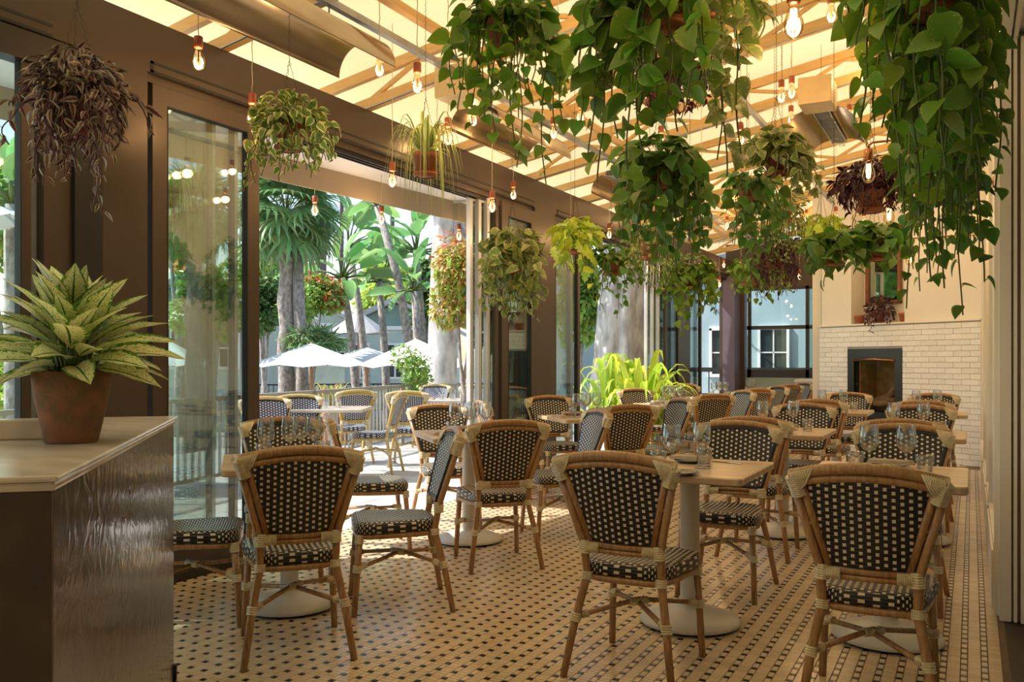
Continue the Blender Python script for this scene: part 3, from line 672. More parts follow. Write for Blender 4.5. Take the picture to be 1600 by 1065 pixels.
TL = [(-3.10, 3.44), (-3.12, 5.28), (-3.12, 7.35), (-3.12, 9.95), (-3.12, 12.1), (-3.12, 14.3)]
TMi = [(-1.20, 4.12), (-1.22, 6.55), (-1.22, 9.4)]
TRi = [(-.34, 4.30), (-.36, 6.72), (-.36, 9.55)]
chairs = []     # (x, y, facing angle, label)
R45 = PI / 4
def diag(ti, name, which):
    """the four chairs of a table set cornerwise: near, right, far, left as the photo shows them"""
    x, y = TL[ti]; d = .47
    spec = {'near': (d, -d, R45, 'back to the camera'), 'right': (d, d, 3 * R45, 'side-on, facing left'),
            'far': (-d, d, 5 * R45, 'facing the camera'), 'left': (-d, -d, -R45, 'on the window side')}
    for k in which:
        dx, dy, a, txt = spec[k]; chairs.append((x + dx, y + dy, a, 'rattan bistro chair at the %s, %s' % (name, txt)))
diag(0, 'diagonal table beside the dark counter', ('near', 'right', 'far', 'left'))
diag(1, 'second diagonal table from the counter', ('near', 'right', 'far', 'left'))
diag(2, 'third diagonal table from the counter', ('near', 'right', 'far', 'left'))
diag(3, 'fourth diagonal table from the counter', ('near', 'right', 'far'))
diag(4, 'fifth diagonal table from the counter', ('near', 'right', 'far'))
diag(5, 'farthest diagonal table', ('near', 'right'))
nm_m = ['nearest middle-row table', 'second middle-row table', 'farthest middle-row table']
nm_r = ['nearest table by the right wall', 'second table by the right wall', 'table in front of the white brick']
for tabs, nms in ((TMi, nm_m), (TRi, nm_r)):
    for (x, y), n_ in zip(tabs, nms):
        chairs.append((x - .02, y - .66, 0, 'woven bistro chair, back to us, at the ' + n_))
        chairs.append((x + .0, y + .68, PI, 'bistro chair facing us across the ' + n_))
first = None
over = {26: (-.32, 3.47, .02), 0: (-2.66, 2.98, R45 + .03), 1: (-2.66, 3.74, 3 * R45 - .08), 3: (-3.36, 3.07, -R45 - .05)}
for i, (x, y, a, lab) in enumerate(chairs):
    if i in over: x, y, a = over[i]
    if first is None:
        first = make_chair('bistro_chair', lab, 'cane', 'weave', 'rattan bistro chairs of the dining room'); first.location = (x, y, 0); first.rotation_euler = (0, 0, a)
    else: dup(first, (x, y, 0), a + random.uniform(-.03, .03), lab)

# tables
def tabletop(mb, hx, hy, z0, z1):
    pts = []; r = .03
    for (cx_, cy_, a0) in ((hx - r, hy - r, 0), (-hx + r, hy - r, PI / 2), (-hx + r, -hy + r, PI), (hx - r, -hy + r, 1.5 * PI)):
        for k in range(5): a = a0 + k * PI / 8; pts.append((cx_ + r * math.cos(a), cy_ + r * math.sin(a)))
    n = len(pts); rings = [(.985, z0), (1, z0 + .005), (1, z1 - .005), (.988, z1)]
    vs = [(x * k, y * k, z) for k, z in rings for x, y in pts]
    fs = [(j * n + i, j * n + (i + 1) % n, (j + 1) * n + (i + 1) % n, (j + 1) * n + i) for j in range(3) for i in range(n)] + [tuple(range(n))[::-1], tuple(3 * n + i for i in range(n))]
    mb.add(vs, fs, smooth=False); return mb
def make_table(name, label, hx, hy, mt, group):
    t = thing(name, label, 'table', group=group)
    tabletop(MB(), hx, hy, .722, .755).build('tabletop', mt, t)
    MB().bevbox(-.16, .16, -.16, .16, .708, .722, b=.004).build('mount_plate', 'gasket', t)
    MB().lathe([(.046, .07), (.046, .70), (.06, .705), (.06, .71)], n=24).build('column', 'pedestal', t)
    MB().lathe([(.238, .014), (.24, .022), (.232, .032), (.17, .056), (.10, .074), (.052, .082), (.048, .1)], n=40).build('base', 'pedestal', t)
    MB().lathe([(.0, .001), (.215, .001), (.215, .016), (.0, .016)], n=32).build('foot_ring', 'pedestal_foot', t)
    return t
tab0 = None
tabs = [(TMi[0], .33, .37, 0, nm_m[0]), (TMi[1], .33, .37, 0, nm_m[1]), (TMi[2], .33, .37, 0, nm_m[2]),
        (TRi[0], .37, .37, 0, nm_r[0]), (TRi[1], .37, .37, 0, nm_r[1]), (TRi[2], .37, .37, 0, nm_r[2])]
nl = ['diagonal table beside the dark counter', 'second diagonal table from the counter', 'third diagonal table from the counter', 'fourth diagonal table from the counter', 'fifth diagonal table from the counter', 'farthest diagonal table']
for (x, y), n_ in zip(TL, nl): tabs.append(((x, y), .35, .35, R45, n_))
for (x, y), hx, hy, rz, n_ in tabs:
    lab = 'tan stone-topped table on a round pedestal, the ' + n_
    if tab0 is None: tab0 = make_table('dining_table', lab, .33, .37, 'table_stone', 'pedestal tables of the dining room'); tab0.location = (x, y, 0)
    else: dup(tab0, (x, y, 0), rz, lab, scale=(hx / .33, hy / .37, 1) if False else None)

# tableware
def make_wineglass(label, group):
    k = .97
    prof = [(.0, .001), (.036, .001), (.037, .003), (.010, .007), (.0042, .014), (.004, .085), (.010, .093), (.030, .108), (.042, .130), (.0435, .148), (.037, .215), (.0362, .216), (.0355, .215), (.0420, .148), (.0405, .131), (.029, .110), (.008, .098), (.0, .097)]
    o = MB().lathe(prof, n=24).build('wine_glass', 'glassware'); return tag(o, label, 'glass', group)
def make_tumbler(label, group):
    vs = []; n = 24
    prof = [(.0, .0), (.030, .0), (.032, .004), (.034, .05), (.037, .055), (.0385, .088), (.037, .088), (.0355, .056), (.0305, .05), (.029, .012), (0, .012)]
    b = MB(); vs = []
    for j, (r, z) in enumerate(prof):
        for i in range(n): rr = r * (1 - .05 * (i % 2) * (1 if 1 <= j <= 3 else 0)); a = 2 * PI * i / n; vs.append((rr * math.cos(a), rr * math.sin(a), z))
    b.add(vs, [(j * n + i, j * n + (i + 1) % n, (j + 1) * n + (i + 1) % n, (j + 1) * n + i) for j in range(len(prof) - 1) for i in range(n)])
    return tag(b.build('tumbler', 'glassware'), label, 'glass', group)
def make_plate(label, group):
    t = MB().lathe([(.0, .001), (.055, .001), (.085, .012), (.088, .014), (.084, .016), (.055, .006), (0, .006)], n=28).build('side_plate', 'plate'); return tag(t, label, 'plate', group)
def make_napkin(label, group):
    t = thing('folded_napkin', label, 'napkin', group=group)
    b = MB()
    for k in range(3): b.bevbox(-.045 + k * .003, .045 - k * .004, -.10 + k * .004, .10 - k * .003, .0 + k * .006, .0058 + k * .006, b=.0025)
    b.build('folded_cloth', 'napkin', t)
    f = MB()
    for x in (-.02, 0, .02): f.box(x, x + .004, -.0965, .0965, .0178, .0182)
    f.build('dark_stripe', 'weave_rim', t); return t
def make_knife(label, group):
    t = thing('table_knife', label, 'knife', group=group)
    MB().bevbox(-.007, .007, -.11, -.02, 0, .006, b=.002).build('handle', 'cutlery', t)
    MB().add([(-.008, -.02, .001), (.006, -.02, .001), (.007, .06, .001), (-.002, .105, .001), (-.009, .06, .001), (-.008, -.02, .003), (.006, -.02, .003), (.007, .06, .002), (-.002, .105, .002), (-.009, .06, .0035)], [(4, 3, 2, 1, 0), (5, 6, 7, 8, 9), (0, 1, 6, 5), (1, 2, 7, 6), (2, 3, 8, 7), (3, 4, 9, 8), (4, 0, 5, 9)], smooth=False).build('blade', 'cutlery', t)
    return t
proto = {}
MAKERS = {'wine': (make_wineglass, 'stemmed wine glasses on the tables'), 'tum': (make_tumbler, 'fluted water tumblers on the tables'), 'plate': (make_plate, 'small dark side plates'), 'nap': (make_napkin, 'folded striped napkins'), 'knife': (make_knife, 'table knives')}
def place(kind, x, y, z, rz, label):
    if kind not in proto: o = MAKERS[kind][0](label, MAKERS[kind][1]); o.location = (x, y, z); o.rotation_euler = (0, 0, rz); proto[kind] = o
    else: dup(proto[kind], (x, y, z), rz, label)
TZ = .7555
def setting(cx_, cy_, rz, n_, full=True):
    """two places facing each other across the table, local y towards the far chair"""
    def P(x, y): return (cx_ + x * math.cos(rz) - y * math.sin(rz), cy_ + x * math.sin(rz) + y * math.cos(rz))
    for s, who in ((-1, 'near'), (1, 'far')):
        x, y = P(s * .09 - .03, s * .09); place('wine', x, y, TZ, 0, 'clear wine glass at the %s place on the %s' % (who, n_))
        x, y = P(s * .15 + .02, s * .05 - .02 * s); place('tum', x, y, TZ, .2, 'fluted water tumbler at the %s place on the %s' % (who, n_))
        x, y = P(-s * .03, s * .235); place('plate', x, y, TZ, 0, 'dark side plate at the %s place on the %s' % (who, n_))
        place('nap', x, y, TZ + .0165, rz + 1.45, 'folded cream napkin on the %s plate of the %s' % (who, n_))
        if full: x, y = P(s * .135, s * .23); place('knife', x, y, TZ, rz, 'table knife at the %s place on the %s' % (who, n_))
# glasses placed from the photograph on the two nearest tables
def gl(kind, px, py_foot, lab):
    p = floorpt(px, py_foot, TZ); place(kind, p.x, p.y, TZ, .3, lab)
gl('wine', 1050, 738, 'left wine glass on the nearest middle-row table'); gl('wine', 1097, 731, 'right wine glass on the nearest middle-row table, before the dark chair back')
gl('tum', 1029, 733, 'fluted tumbler left on the nearest middle-row table'); gl('tum', 1100, 728, 'fluted tumbler at the right on the nearest middle-row table')
p = floorpt(1080, 722, TZ); place('plate', p.x, p.y, TZ, 0, 'dark side plate behind the tumblers on the nearest middle-row table'); place('nap', p.x, p.y, TZ + .0165, 1.5, 'folded striped napkin on the plate of the nearest middle-row table')
p = floorpt(1130, 722, TZ); place('knife', p.x, p.y, TZ, 1.2, 'knife lying right of the tumbler on the nearest middle-row table')
p = floorpt(1062, 741, TZ); place('plate', p.x, p.y, TZ, 0, 'dark side plate at the near edge of the nearest middle-row table')
gl('wine', 1358, 737, 'left wine glass on the nearest table by the right wall'); gl('wine', 1416, 739, 'right wine glass on the nearest table by the right wall')
gl('tum', 1337, 735, 'fluted tumbler left on the nearest table by the right wall'); gl('tum', 1445, 741, 'fluted tumbler at the right on the nearest table by the right wall')
p = floorpt(1392, 729, TZ); place('plate', p.x, p.y, TZ, 0, 'dark side plate between the glasses on the nearest table by the right wall'); place('nap', p.x, p.y, TZ + .0165, 1.4, 'cream napkin with dark stripes between the wine glasses by the right wall')
setting(*TMi[1], 0, nm_m[1]); setting(*TMi[2], 0, nm_m[2], False); setting(*TRi[1], 0, nm_r[1]); setting(*TRi[2], 0, nm_r[2], False)
for i in range(6): 
    setting(*TL[i], R45, nl[i], i < 2)
    if i < 5:
        x, y = TL[i]
        for dx, dy, q_ in ((.02, -.02, 'middle'), (.08, .1, 'right-hand')): place('wine', x + dx, y + dy, TZ, 0, 'extra %s wine glass in the cluster on the %s' % (q_, nl[i]))
        for s, q_ in ((-1, 'left'), (1, 'right')):
            x2, y2 = x + s * .165 - .0, y + s * .165; place('nap', x2, y2, TZ, R45 + .1, 'folded cream napkin at the %s corner of the %s' % (q_, nl[i]))

# ---------------------------------------------------------------- host counter and its plant
ct = thing('host_counter', 'dark glossy wood host counter with a pale marble top', 'counter')
CN = V((-1.55, 1.064, 0)); e1 = V((-.671, .741, 0)).normalized(); e2 = V((-e1.y, e1.x, 0)) # e1 along the side seen, e2 away to the left
CM = Matrix(((e1.x, e2.x, 0, CN.x), (e1.y, e2.y, 0, CN.y), (0, 0, 1, 0), (0, 0, 0, 1)))
LN = 1.845; WD = .95; CZ = 1.043
MB().box(.012, LN - .012, .012, WD - .02, .03, CZ - .03, CM).build('body', 'dark_veneer', ct)
MB().bevbox(.0, .012, 0, WD, .0, CZ - .03, b=.002, mtx=CM).build('front_panel', 'slate_brown', ct)
MB().bevbox(.012, LN, -.0, .012, .0, CZ - .03, b=.002, mtx=CM).build('side_panel', 'dark_veneer', ct)
tp = MB().bevbox(-.012, LN + .012, -.014, WD, CZ - .012, CZ, b=.005, mtx=CM).bevbox(-.006, LN + .006, -.007, WD, CZ - .03, CZ - .012, b=.006, mtx=CM)
tp.build('marble_top', 'marble', ct)
MB().bevbox(.84, .875, .10, WD, CZ, CZ + .055, b=.006, mtx=CM).build('marble_upstand', 'marble', ct)
MB().box(LN - .004, LN + .02, -.01, .01, 0, .06, CM).build('corner_foot', 'gasket', ct)
def lathe_pot(mb, r, h, thick=.012, rim=None, ang=0):
    rt = r; rb = r * .72; hr = h * .22
    prof = [(0, 0), (rb, 0), (rt * .93, h - hr), (rt * .93, h - hr)] + ([(rt, h - hr), (rt * 1.03, h)] if rim else [(rt, h)]) + [(rt - thick, h), (rt - thick * 1.3, h * .9), (0, h * .9)]
    return mb.lathe(prof, n=28)
pp = at(112, 692, 2.34)
ag = thing('potted_aglaonema', 'cream and green speckled leafy plant in a weathered terracotta pot on the counter', 'potted plant', (pp.x, pp.y, CZ))
b = MB(); b.lathe([(0, 0), (.062, 0), (.066, .004), (.093, .13), (.0975, .19), (.088, .19), (.084, .17), (0, .168)], n=36)
b.build('pot', 'old_terracotta', ag)
MB().lathe([(0, .172), (.084, .172), (.084, .168)], n=24).build('soil', 'soil', ag)

# ================================================================ PLANTS
def leafgeo(prof, fold=.12, curl=.25, ncol=1, wave=0):
    """prof: (t, half width) rows; leaf runs along +y for one unit, top side +z; uv u -1..1, v 0..1"""
    vs, uvs, fs = [], [], []; nc = 2 * ncol + 1
    for t, hw in prof:
        for i in range(nc):
            s = (i - ncol) / ncol; vs.append((s * hw, t, abs(s) * hw * fold * 2 - curl * t * t + wave * math.sin(t * 14 + s) * abs(s) * .1)); uvs.append((s, max(0, t)))
    for j in range(len(prof) - 1):
        for i in range(nc - 1): a = j * nc + i; fs.append((a, a + 1, a + nc + 1, a + nc))
    return vs, fs, uvs
LG = {
    'heart': leafgeo([(-.12, .20), (-.02, .38), (.16, .47), (.38, .45), (.62, .33), (.84, .15), (1.0, .004)], .14, .3),
    'lance': leafgeo([(0, .03), (.15, .15), (.4, .21), (.65, .16), (.88, .06), (1, .004)], .25, .5),
    'oval': leafgeo([(0, .03), (.2, .24), (.5, .3), (.8, .2), (1, .01)], .1, .2),
    'fern': leafgeo([(0, .06), (.1, .30), (.2, .16), (.3, .36), (.42, .18), (.52, .34), (.64, .15), (.75, .22), (.88, .06), (1, .004)], .1, .55),
    'big': leafgeo([(0, .012), (.04, .06), (.14, .15), (.3, .215), (.5, .225), (.7, .18), (.86, .10), (.96, .03), (1, .003)], .16, .3, 2, .12),
    'paddle': leafgeo([(0, .02), (.1, .13), (.3, .19), (.6, .19), (.85, .13), (.97, .05), (1, .01)], .2, .35, 1, .3),
    'blade': leafgeo([(0, .03), (.3, .06), (.7, .05), (1, .003)], .3, .35),
}
def frame(pos, d, up, size, roll=0):
    y = V(d).normalized(); z = V(up) - y * V(up).dot(y)
    if z.length < 1e-4: z = V((0, 1, 0)) - y * y.y
    z.normalize(); x = y.cross(z)
    m = Matrix(((x.x, y.x, z.x), (x.y, y.y, z.y), (x.z, y.z, z.z)))
    if roll: m = m @ Matrix.Rotation(roll, 3, 'Y')
    m4 = m.to_4x4() @ Matrix.Scale(size, 4); m4.translation = pos; return m4
def geo_join(kind, mats_list):
    vs0, fs0, uv0 = LG[kind]; b = MB(); vv = [V(v) for v in vs0]; n = len(vv)
    for mt in mats_list:
        o = len(b.v); b.v += [tuple(mt @ v) for v in vv]
        for f in fs0: b.f.append(tuple(o + k for k in f)); b.uv += [uv0[k] for k in f]
    b.mi = [0] * len(b.f); b.sm = [True] * len(b.f); return b
LEAFME = {}
def put_leaves(root, kind, mat, mats_list, singles, name='leaf', stuffname='small_leaves'):
    """the largest leaves as objects of their own, the others joined"""
    key = (kind, mat)
    if key not in LEAFME: LEAFME[key] = geo_join(kind, [Matrix()]).mesh('leaf', mat)
    for mt in mats_list[:singles]: link(name, LEAFME[key], root, mt)
    if len(mats_list) > singles: tag(geo_join(kind, mats_list[singles:]).build(stuffname, mat, root), kind='stuff')
def rnd(a, b): return random.uniform(a, b)
def hang_plant(name, label, rim, Z, pr, kind, mat, size, tips, dome=(.16, .12), ndome=40, gap=.05, singles=0, pot='terracotta', ph=None, top=None, stem='stem_green', cat='hanging plant', chain=True, out=.3, tipz=.12, fill=0, ringup=.34):
    """rim: pixel of the pot's rim centre; Z: distance along the view axis; tips: pixels where trailing stems end"""
    c = at(rim[0], rim[1], Z); ph = ph or pr * 1.75
    root = thing(name, label, cat, c, group='hanging plants under the canvas roof' if chain else None)
    b = MB(); rb = pr * .7
    b.lathe([(0, -ph), (rb, -ph), (pr * .93, -ph * .25), (pr, -ph * .25), (pr * 1.04, 0), (pr * .92, 0), (pr * .88, -ph * .1), (0, -ph * .1)], n=24)
    b.lathe([(pr * .75, -ph - .004), (pr * .95, -ph + .004), (pr * .97, -ph + .018), (pr * .8, -ph + .008)], n=24)
    b.build('pot', pot, root)
    if chain:
        zt_ = top if top is not None else roofz(c.x) + .365; hgt = min(ringup, zt_ - c.z - .05); k_ = MB()
        nl_ = 3
        for q in range(nl_):
            a = 2 * PI * q / nl_ + .6; p0 = V((pr * math.cos(a), pr * math.sin(a), -.0)); p1 = V((0, 0, hgt)); L = (p1 - p0).length; m_ = max(4, int(L / .022))
            k_.tube([p0.lerp(p1, i / (2 * m_)) + V((.0032 * (-1) ** i, .0032 * (-1) ** (i // 2), 0)) for i in range(2 * m_ + 1)], .0016, n=4)
        L = zt_ - c.z - hgt; m_ = max(4, int(L / .02))
        k_.tube([V((.003 * (-1) ** i, .003 * (-1) ** (i // 2), hgt + L * i / (2 * m_))) for i in range(2 * m_ + 1)], .0018, n=4)
        k_.build('chain', 'cord_dark', root)
    lv = []; st = MB()
    for tip in tips:
        T = at(tip[0], tip[1], Z * (1 + rnd(-tipz, tipz) * .5)) - c; h = V((T.x, T.y, 0)); a = math.atan2(h.y, h.x)
        p0 = V((pr * .8 * math.cos(a), pr * .8 * math.sin(a), 0)); bump = rnd(.02, .07); k = max(6, int((abs(T.z) + h.length) / .035)); pts = []
        wob = rnd(0, 6)
        for i in range(k + 1):
            t = i / k; e = 1 - (1 - min(1, t * 1.5)) ** 2; p = V((lerp(p0.x, T.x, e), lerp(p0.y, T.y, e), bump * math.sin(PI * min(1, t * 2.2)) * (1 if t < .46 else 0) + T.z * t ** 1.25))
            p += V((math.sin(t * 9 + wob), math.cos(t * 8 + wob), 0)) * .012 * t; pts.append(p)
        st.tube(pts, .0022 + .0004 * size / .05, n=5, cap=False)
        d_acc = gap * rnd(0, 1); side = 1
        for i in range(k):
            seg = pts[i + 1] - pts[i]; L = seg.length
            while d_acc < L:
                t = (i + d_acc / L) / k; p = pts[i] + seg * (d_acc / L); side = -side; ang = a + side * rnd(.5, 1.6)
                o = V((math.cos(ang), math.sin(ang), 0)); s = size * rnd(.7, 1.25) * (1 - .42 * t ** 2)
                d = o * rnd(.4, .9) + V((rnd(-.6, .6), rnd(-.6, .6), -rnd(.05, 1.0))); base = p + o * s * .22 + V((0, 0, s * rnd(0, .2)))
                lv.append(frame(base, d, o * .8 + V((0, 0, .6)) + V((rnd(-.3, .3), rnd(-.3, .3), 0)), s, rnd(-.9, .9)))
                if s > .045: st.tube([p, base], .0014, n=4, cap=False)
                d_acc += gap * rnd(.7, 1.3)
            d_acc -= L
    for i in range(ndome):
        a = rnd(0, 2 * PI); el = math.acos(rnd(-.15, 1)) ; o = V((math.cos(a) * math.sin(el), math.sin(a) * math.sin(el), math.cos(el)))
        r = rnd(.72, 1.0); p = V((o.x * dome[0] * r, o.y * dome[0] * r, o.z * dome[1] * r + .01)); s = size * rnd(.75, 1.2)
        d = V((o.x, o.y, 0)) * 1.0 + V((rnd(-.5, .5), rnd(-.5, .5), rnd(-.6, .35)))
        lv.append(frame(p, d, o + V((0, 0, .4)), s, rnd(-.5, .5)))
        if i % 2 == 0: st.tube([V((o.x, o.y, 0)) * pr * .3, p * .6 + V((0, 0, .03)), p], .0016, n=4, cap=False)
    st.build('stems', stem, root)
    lv.sort(key=lambda m_: -m_.to_scale()[0])
    put_leaves(root, kind, mat, lv, min(singles, len(lv)))
    return root
def tipbox(x0, x1, y0, y1, n, round_=1.0):
    r = []
    for i in range(n):
        u = (i + rnd(.1, .9)) / n; x = lerp(x0, x1, u); e = 1 - round_ * abs(2 * u - 1) ** 2 * .55; r.append((x, lerp(y0, y1, rnd(.25, 1) * e)))
    return r
HP = 'hanging_plant'
hang_plant('hanging_wandering_dieffenbachia'.replace('_dieffenbachia', '_plant'), 'purple and silver striped trailing plant hanging before the bronze pillar', (120, 150), 3.15, .085, 'lance', 'leaf_zebra', .06,
    tipbox(55, 190, 190, 290, 46) + [(152, 335), (150, 330), (20, 165), (8, 225), (235, 212), (60, 285), (75, 290), (30, 160)], dome=(.165, .16), ndome=210, gap=.032, singles=240, pot='terracotta_dark', stem='heather_purple')
hang_plant(HP, 'cream-edged pothos in a terracotta pot hanging by chains before the brown header', (452, 192), 4.75, .085, 'heart', 'leaf_cream_edge', .055,
    tipbox(400, 520, 225, 285, 22) + [(385, 300), (395, 285), (440, 285), (490, 278), (525, 215), (412, 275)], dome=(.19, .16), ndome=120, gap=.042, singles=200)
hang_plant(HP, 'trailing pothos in a terracotta pot at the top edge above the big opening', (787, 30), 3.9, .08, 'heart', 'leaf_pothos', .085,
    tipbox(700, 880, 90, 230, 22) + [(700, 88), (722, 70), (850, 288), (868, 205), (812, 262), (800, 250), (878, 190), (752, 190), (765, 140)], dome=(.21, .15), ndome=46, gap=.065, singles=250)
hang_plant(HP, 'big green and marbled pothos hanging from a terracotta pot at the top centre', (1035, -22), 2.95, .085, 'heart', 'leaf_pothos', .098,
    tipbox(925, 1110, 90, 220, 18) + [(925, 245), (940, 285), (985, 282), (1000, 240), (960, 215), (1060, 205), (1045, 195), (915, 80), (925, 150), (905, 200), (920, 60)], dome=(.22, .14), ndome=34, gap=.075, singles=260, tipz=.2)
hang_plant(HP, 'yellow-marbled pothos with long loose stems, right of the big top-centre plant', (1085, -30), 3.05, .075, 'heart', 'leaf_marble', .10,
    [(1130, 275), (1155, 262), (1115, 200), (1150, 110), (1190, 60), (1185, 35), (1095, 140), (1110, 90), (1060, 60), (960, 90), (950, 130), (1125, 250)], dome=(.16, .12), ndome=16, gap=.085, singles=200, tipz=.1)
hang_plant(HP, 'dark burgundy plant in a terracotta pot tucked behind the big top-centre pothos', (1030, 118), 4.3, .08, 'lance', 'leaf_purple', .06,
    tipbox(990, 1108, 140, 195, 24), dome=(.18, .16), ndome=150, gap=.035, singles=120, pot='terracotta', stem='heather_purple')
hang_plant(HP, 'dense green pothos hanging in the middle below the big top-centre one', (1032, 252), 4.7, .08, 'heart', 'leaf_heartdark', .085,
    tipbox(968, 1105, 300, 415, 30, .6) + [(980, 330), (1000, 385), (1100, 385), (1060, 420), (1080, 410), (965, 265), (1108, 350)], dome=(.2, .12), ndome=60, gap=.06, singles=290)
hang_plant(HP, 'small white-edged trailing plant in a terracotta pot left of the dense middle pothos', (1015, 378), 6.6, .075, 'oval', 'leaf_cream_edge', .04,
    tipbox(980, 1055, 400, 475, 30), dome=(.2, .16), ndome=130, gap=.035, singles=0)
hang_plant(HP, 'pothos trailing low before the third glazed pillar, ending in a pale tangle', (1078, 425), 6.9, .075, 'heart', 'leaf_pothos', .075,
    tipbox(1035, 1118, 450, 500, 20) + [(1072, 522), (1060, 512), (1090, 500), (1040, 480), (1118, 490)], dome=(.19, .14), ndome=50, gap=.05, singles=120)
hang_plant(HP, 'dense variegated pothos hanging before the first glazed pillar', (800, 392), 6.1, .085, 'heart', 'leaf_marble', .078,
    tipbox(758, 845, 420, 505, 34, .5) + [(755, 495), (765, 480), (790, 498), (835, 500), (848, 400), (757, 430)], dome=(.2, .16), ndome=90, gap=.05, singles=260)
hang_plant(HP, 'lime green fern in a terracotta pot beside the brown pillar', (898, 370), 7.2, .078, 'fern', 'leaf_lime', .13,
    tipbox(868, 930, 380, 440, 12) + [(925, 465), (915, 420), (872, 410)], dome=(.17, .15), ndome=60, gap=.08, singles=60)
hang_plant(HP, 'loose green pothos hanging in the second garden opening', (955, 405), 7.3, .075, 'heart', 'leaf_heartdark', .08,
    tipbox(915, 1005, 415, 470, 14) + [(965, 498), (940, 485), (975, 480), (1000, 440), (918, 430)], dome=(.2, .12), ndome=50, gap=.065, singles=100)
hang_plant(HP, 'leafy pothos spilling from a terracotta pot right of the middle one, above the far columns', (1167, 286), 5.7, .065, 'heart', 'leaf_heartdark', .075,
    tipbox(1145, 1225, 320, 440, 18, .7) + [(1135, 335), (1230, 380), (1160, 440), (1175, 450)], dome=(.14, .08), ndome=26, gap=.06, singles=160)
hang_plant(HP, 'broad-leaved marbled plant in a plain terracotta pot, before the far trusses', (1213, 240), 5.2, .073, 'heart', 'leaf_marble', .08,
    tipbox(1185, 1262, 250, 300, 12) + [(1262, 305), (1255, 290), (1240, 300), (1245, 300), (1275, 310), (1180, 255)], dome=(.17, .14), ndome=90, gap=.05, singles=120, pot='terracotta_dark')
hang_plant(HP, 'cream-speckled small-leaved plant spilling right of the middle group', (1222, 322), 6.6, .075, 'oval', 'leaf_cream_edge', .036,
    tipbox(1188, 1260, 345, 425, 40, .5), dome=(.19, .15), ndome=150, gap=.03, singles=0)
hang_plant(HP, 'burgundy trailing plant below the cream-speckled one', (1210, 392), 7.0, .075, 'lance', 'leaf_purple', .05,
    tipbox(1175, 1250, 410, 470, 34, .5), dome=(.2, .13), ndome=150, gap=.03, singles=0, stem='heather_purple')
hang_plant(HP, 'green trailing plant in a small orange pot at the end of the glazed wall', (1170, 425), 8.0, .07, 'heart', 'leaf_pothos', .07,
    tipbox(1145, 1235, 440, 480, 16), dome=(.17, .12), ndome=50, gap=.05, singles=60)
hang_plant(HP, 'deep burgundy plant hanging before the cream chimney, above the mirror', (1360, 292), 4.9, .08, 'lance', 'leaf_purple', .06,
    tipbox(1310, 1412, 300, 345, 30, .5) + [(1335, 358), (1300, 310), (1425, 300), (1308, 285)], dome=(.2, .16), ndome=240, gap=.032, singles=200, stem='heather_purple')
hang_plant(HP, 'lime plant in a terracotta pot hanging left of the chimney', (1283, 358), 7.6, .072, 'fern', 'leaf_lime', .12,
    tipbox(1262, 1308, 360, 398, 8) + [(1255, 385), (1262, 400)], dome=(.15, .12), ndome=40, gap=.07, singles=40)
hang_plant(HP, 'broad green philodendron hanging left before the mirror', (1303, 388), 6.2, .07, 'heart', 'leaf_heartdark', .115,
    tipbox(1270, 1345, 405, 440, 12) + [(1290, 448), (1268, 420)], dome=(.19, .13), ndome=44, gap=.07, singles=90)
hang_plant(HP, 'broad green philodendron hanging directly before the mirror', (1366, 380), 6.2, .07, 'heart', 'leaf_heartdark', .11,
    tipbox(1340, 1402, 395, 435, 11), dome=(.18, .13), ndome=44, gap=.07, singles=90)
hang_plant(HP, 'very large pothos hanging from the top right, nearest the right wall', (1452, -55), 2.5, .085, 'heart', 'leaf_pothos', .088,
    tipbox(1385, 1540, 60, 330, 30, .5) + [(1328, 50), (1345, 70), (1355, 140), (1370, 190), (1395, 240), (1540, 250), (1545, 120), (1380, 200), (1350, 215), (1410, 300)], dome=(.2, .13), ndome=30, gap=.07, singles=290, tipz=.2)
hang_plant(HP, 'green pothos hanging behind the top-right one, its stems reaching lowest', (1480, -10), 3.1, .08, 'heart', 'leaf_heartdark', .08,
    tipbox(1415, 1535, 200, 430, 26, .5) + [(1500, 492), (1532, 440), (1525, 400), (1422, 482), (1450, 440), (1470, 450), (1560, 300), (1555, 200)], dome=(.2, .13), ndome=30, gap=.07, singles=290, tipz=.14)
hang_plant(HP, 'marbled pothos with small leaves, farthest of the top-right three', (1472, 130), 3.9, .08, 'heart', 'leaf_pothos', .07,
    tipbox(1410, 1530, 250, 440, 26, .6) + [(1440, 455), (1425, 420), (1465, 440)], dome=(.2, .14), ndome=50, gap=.06, singles=290, tipz=.1)
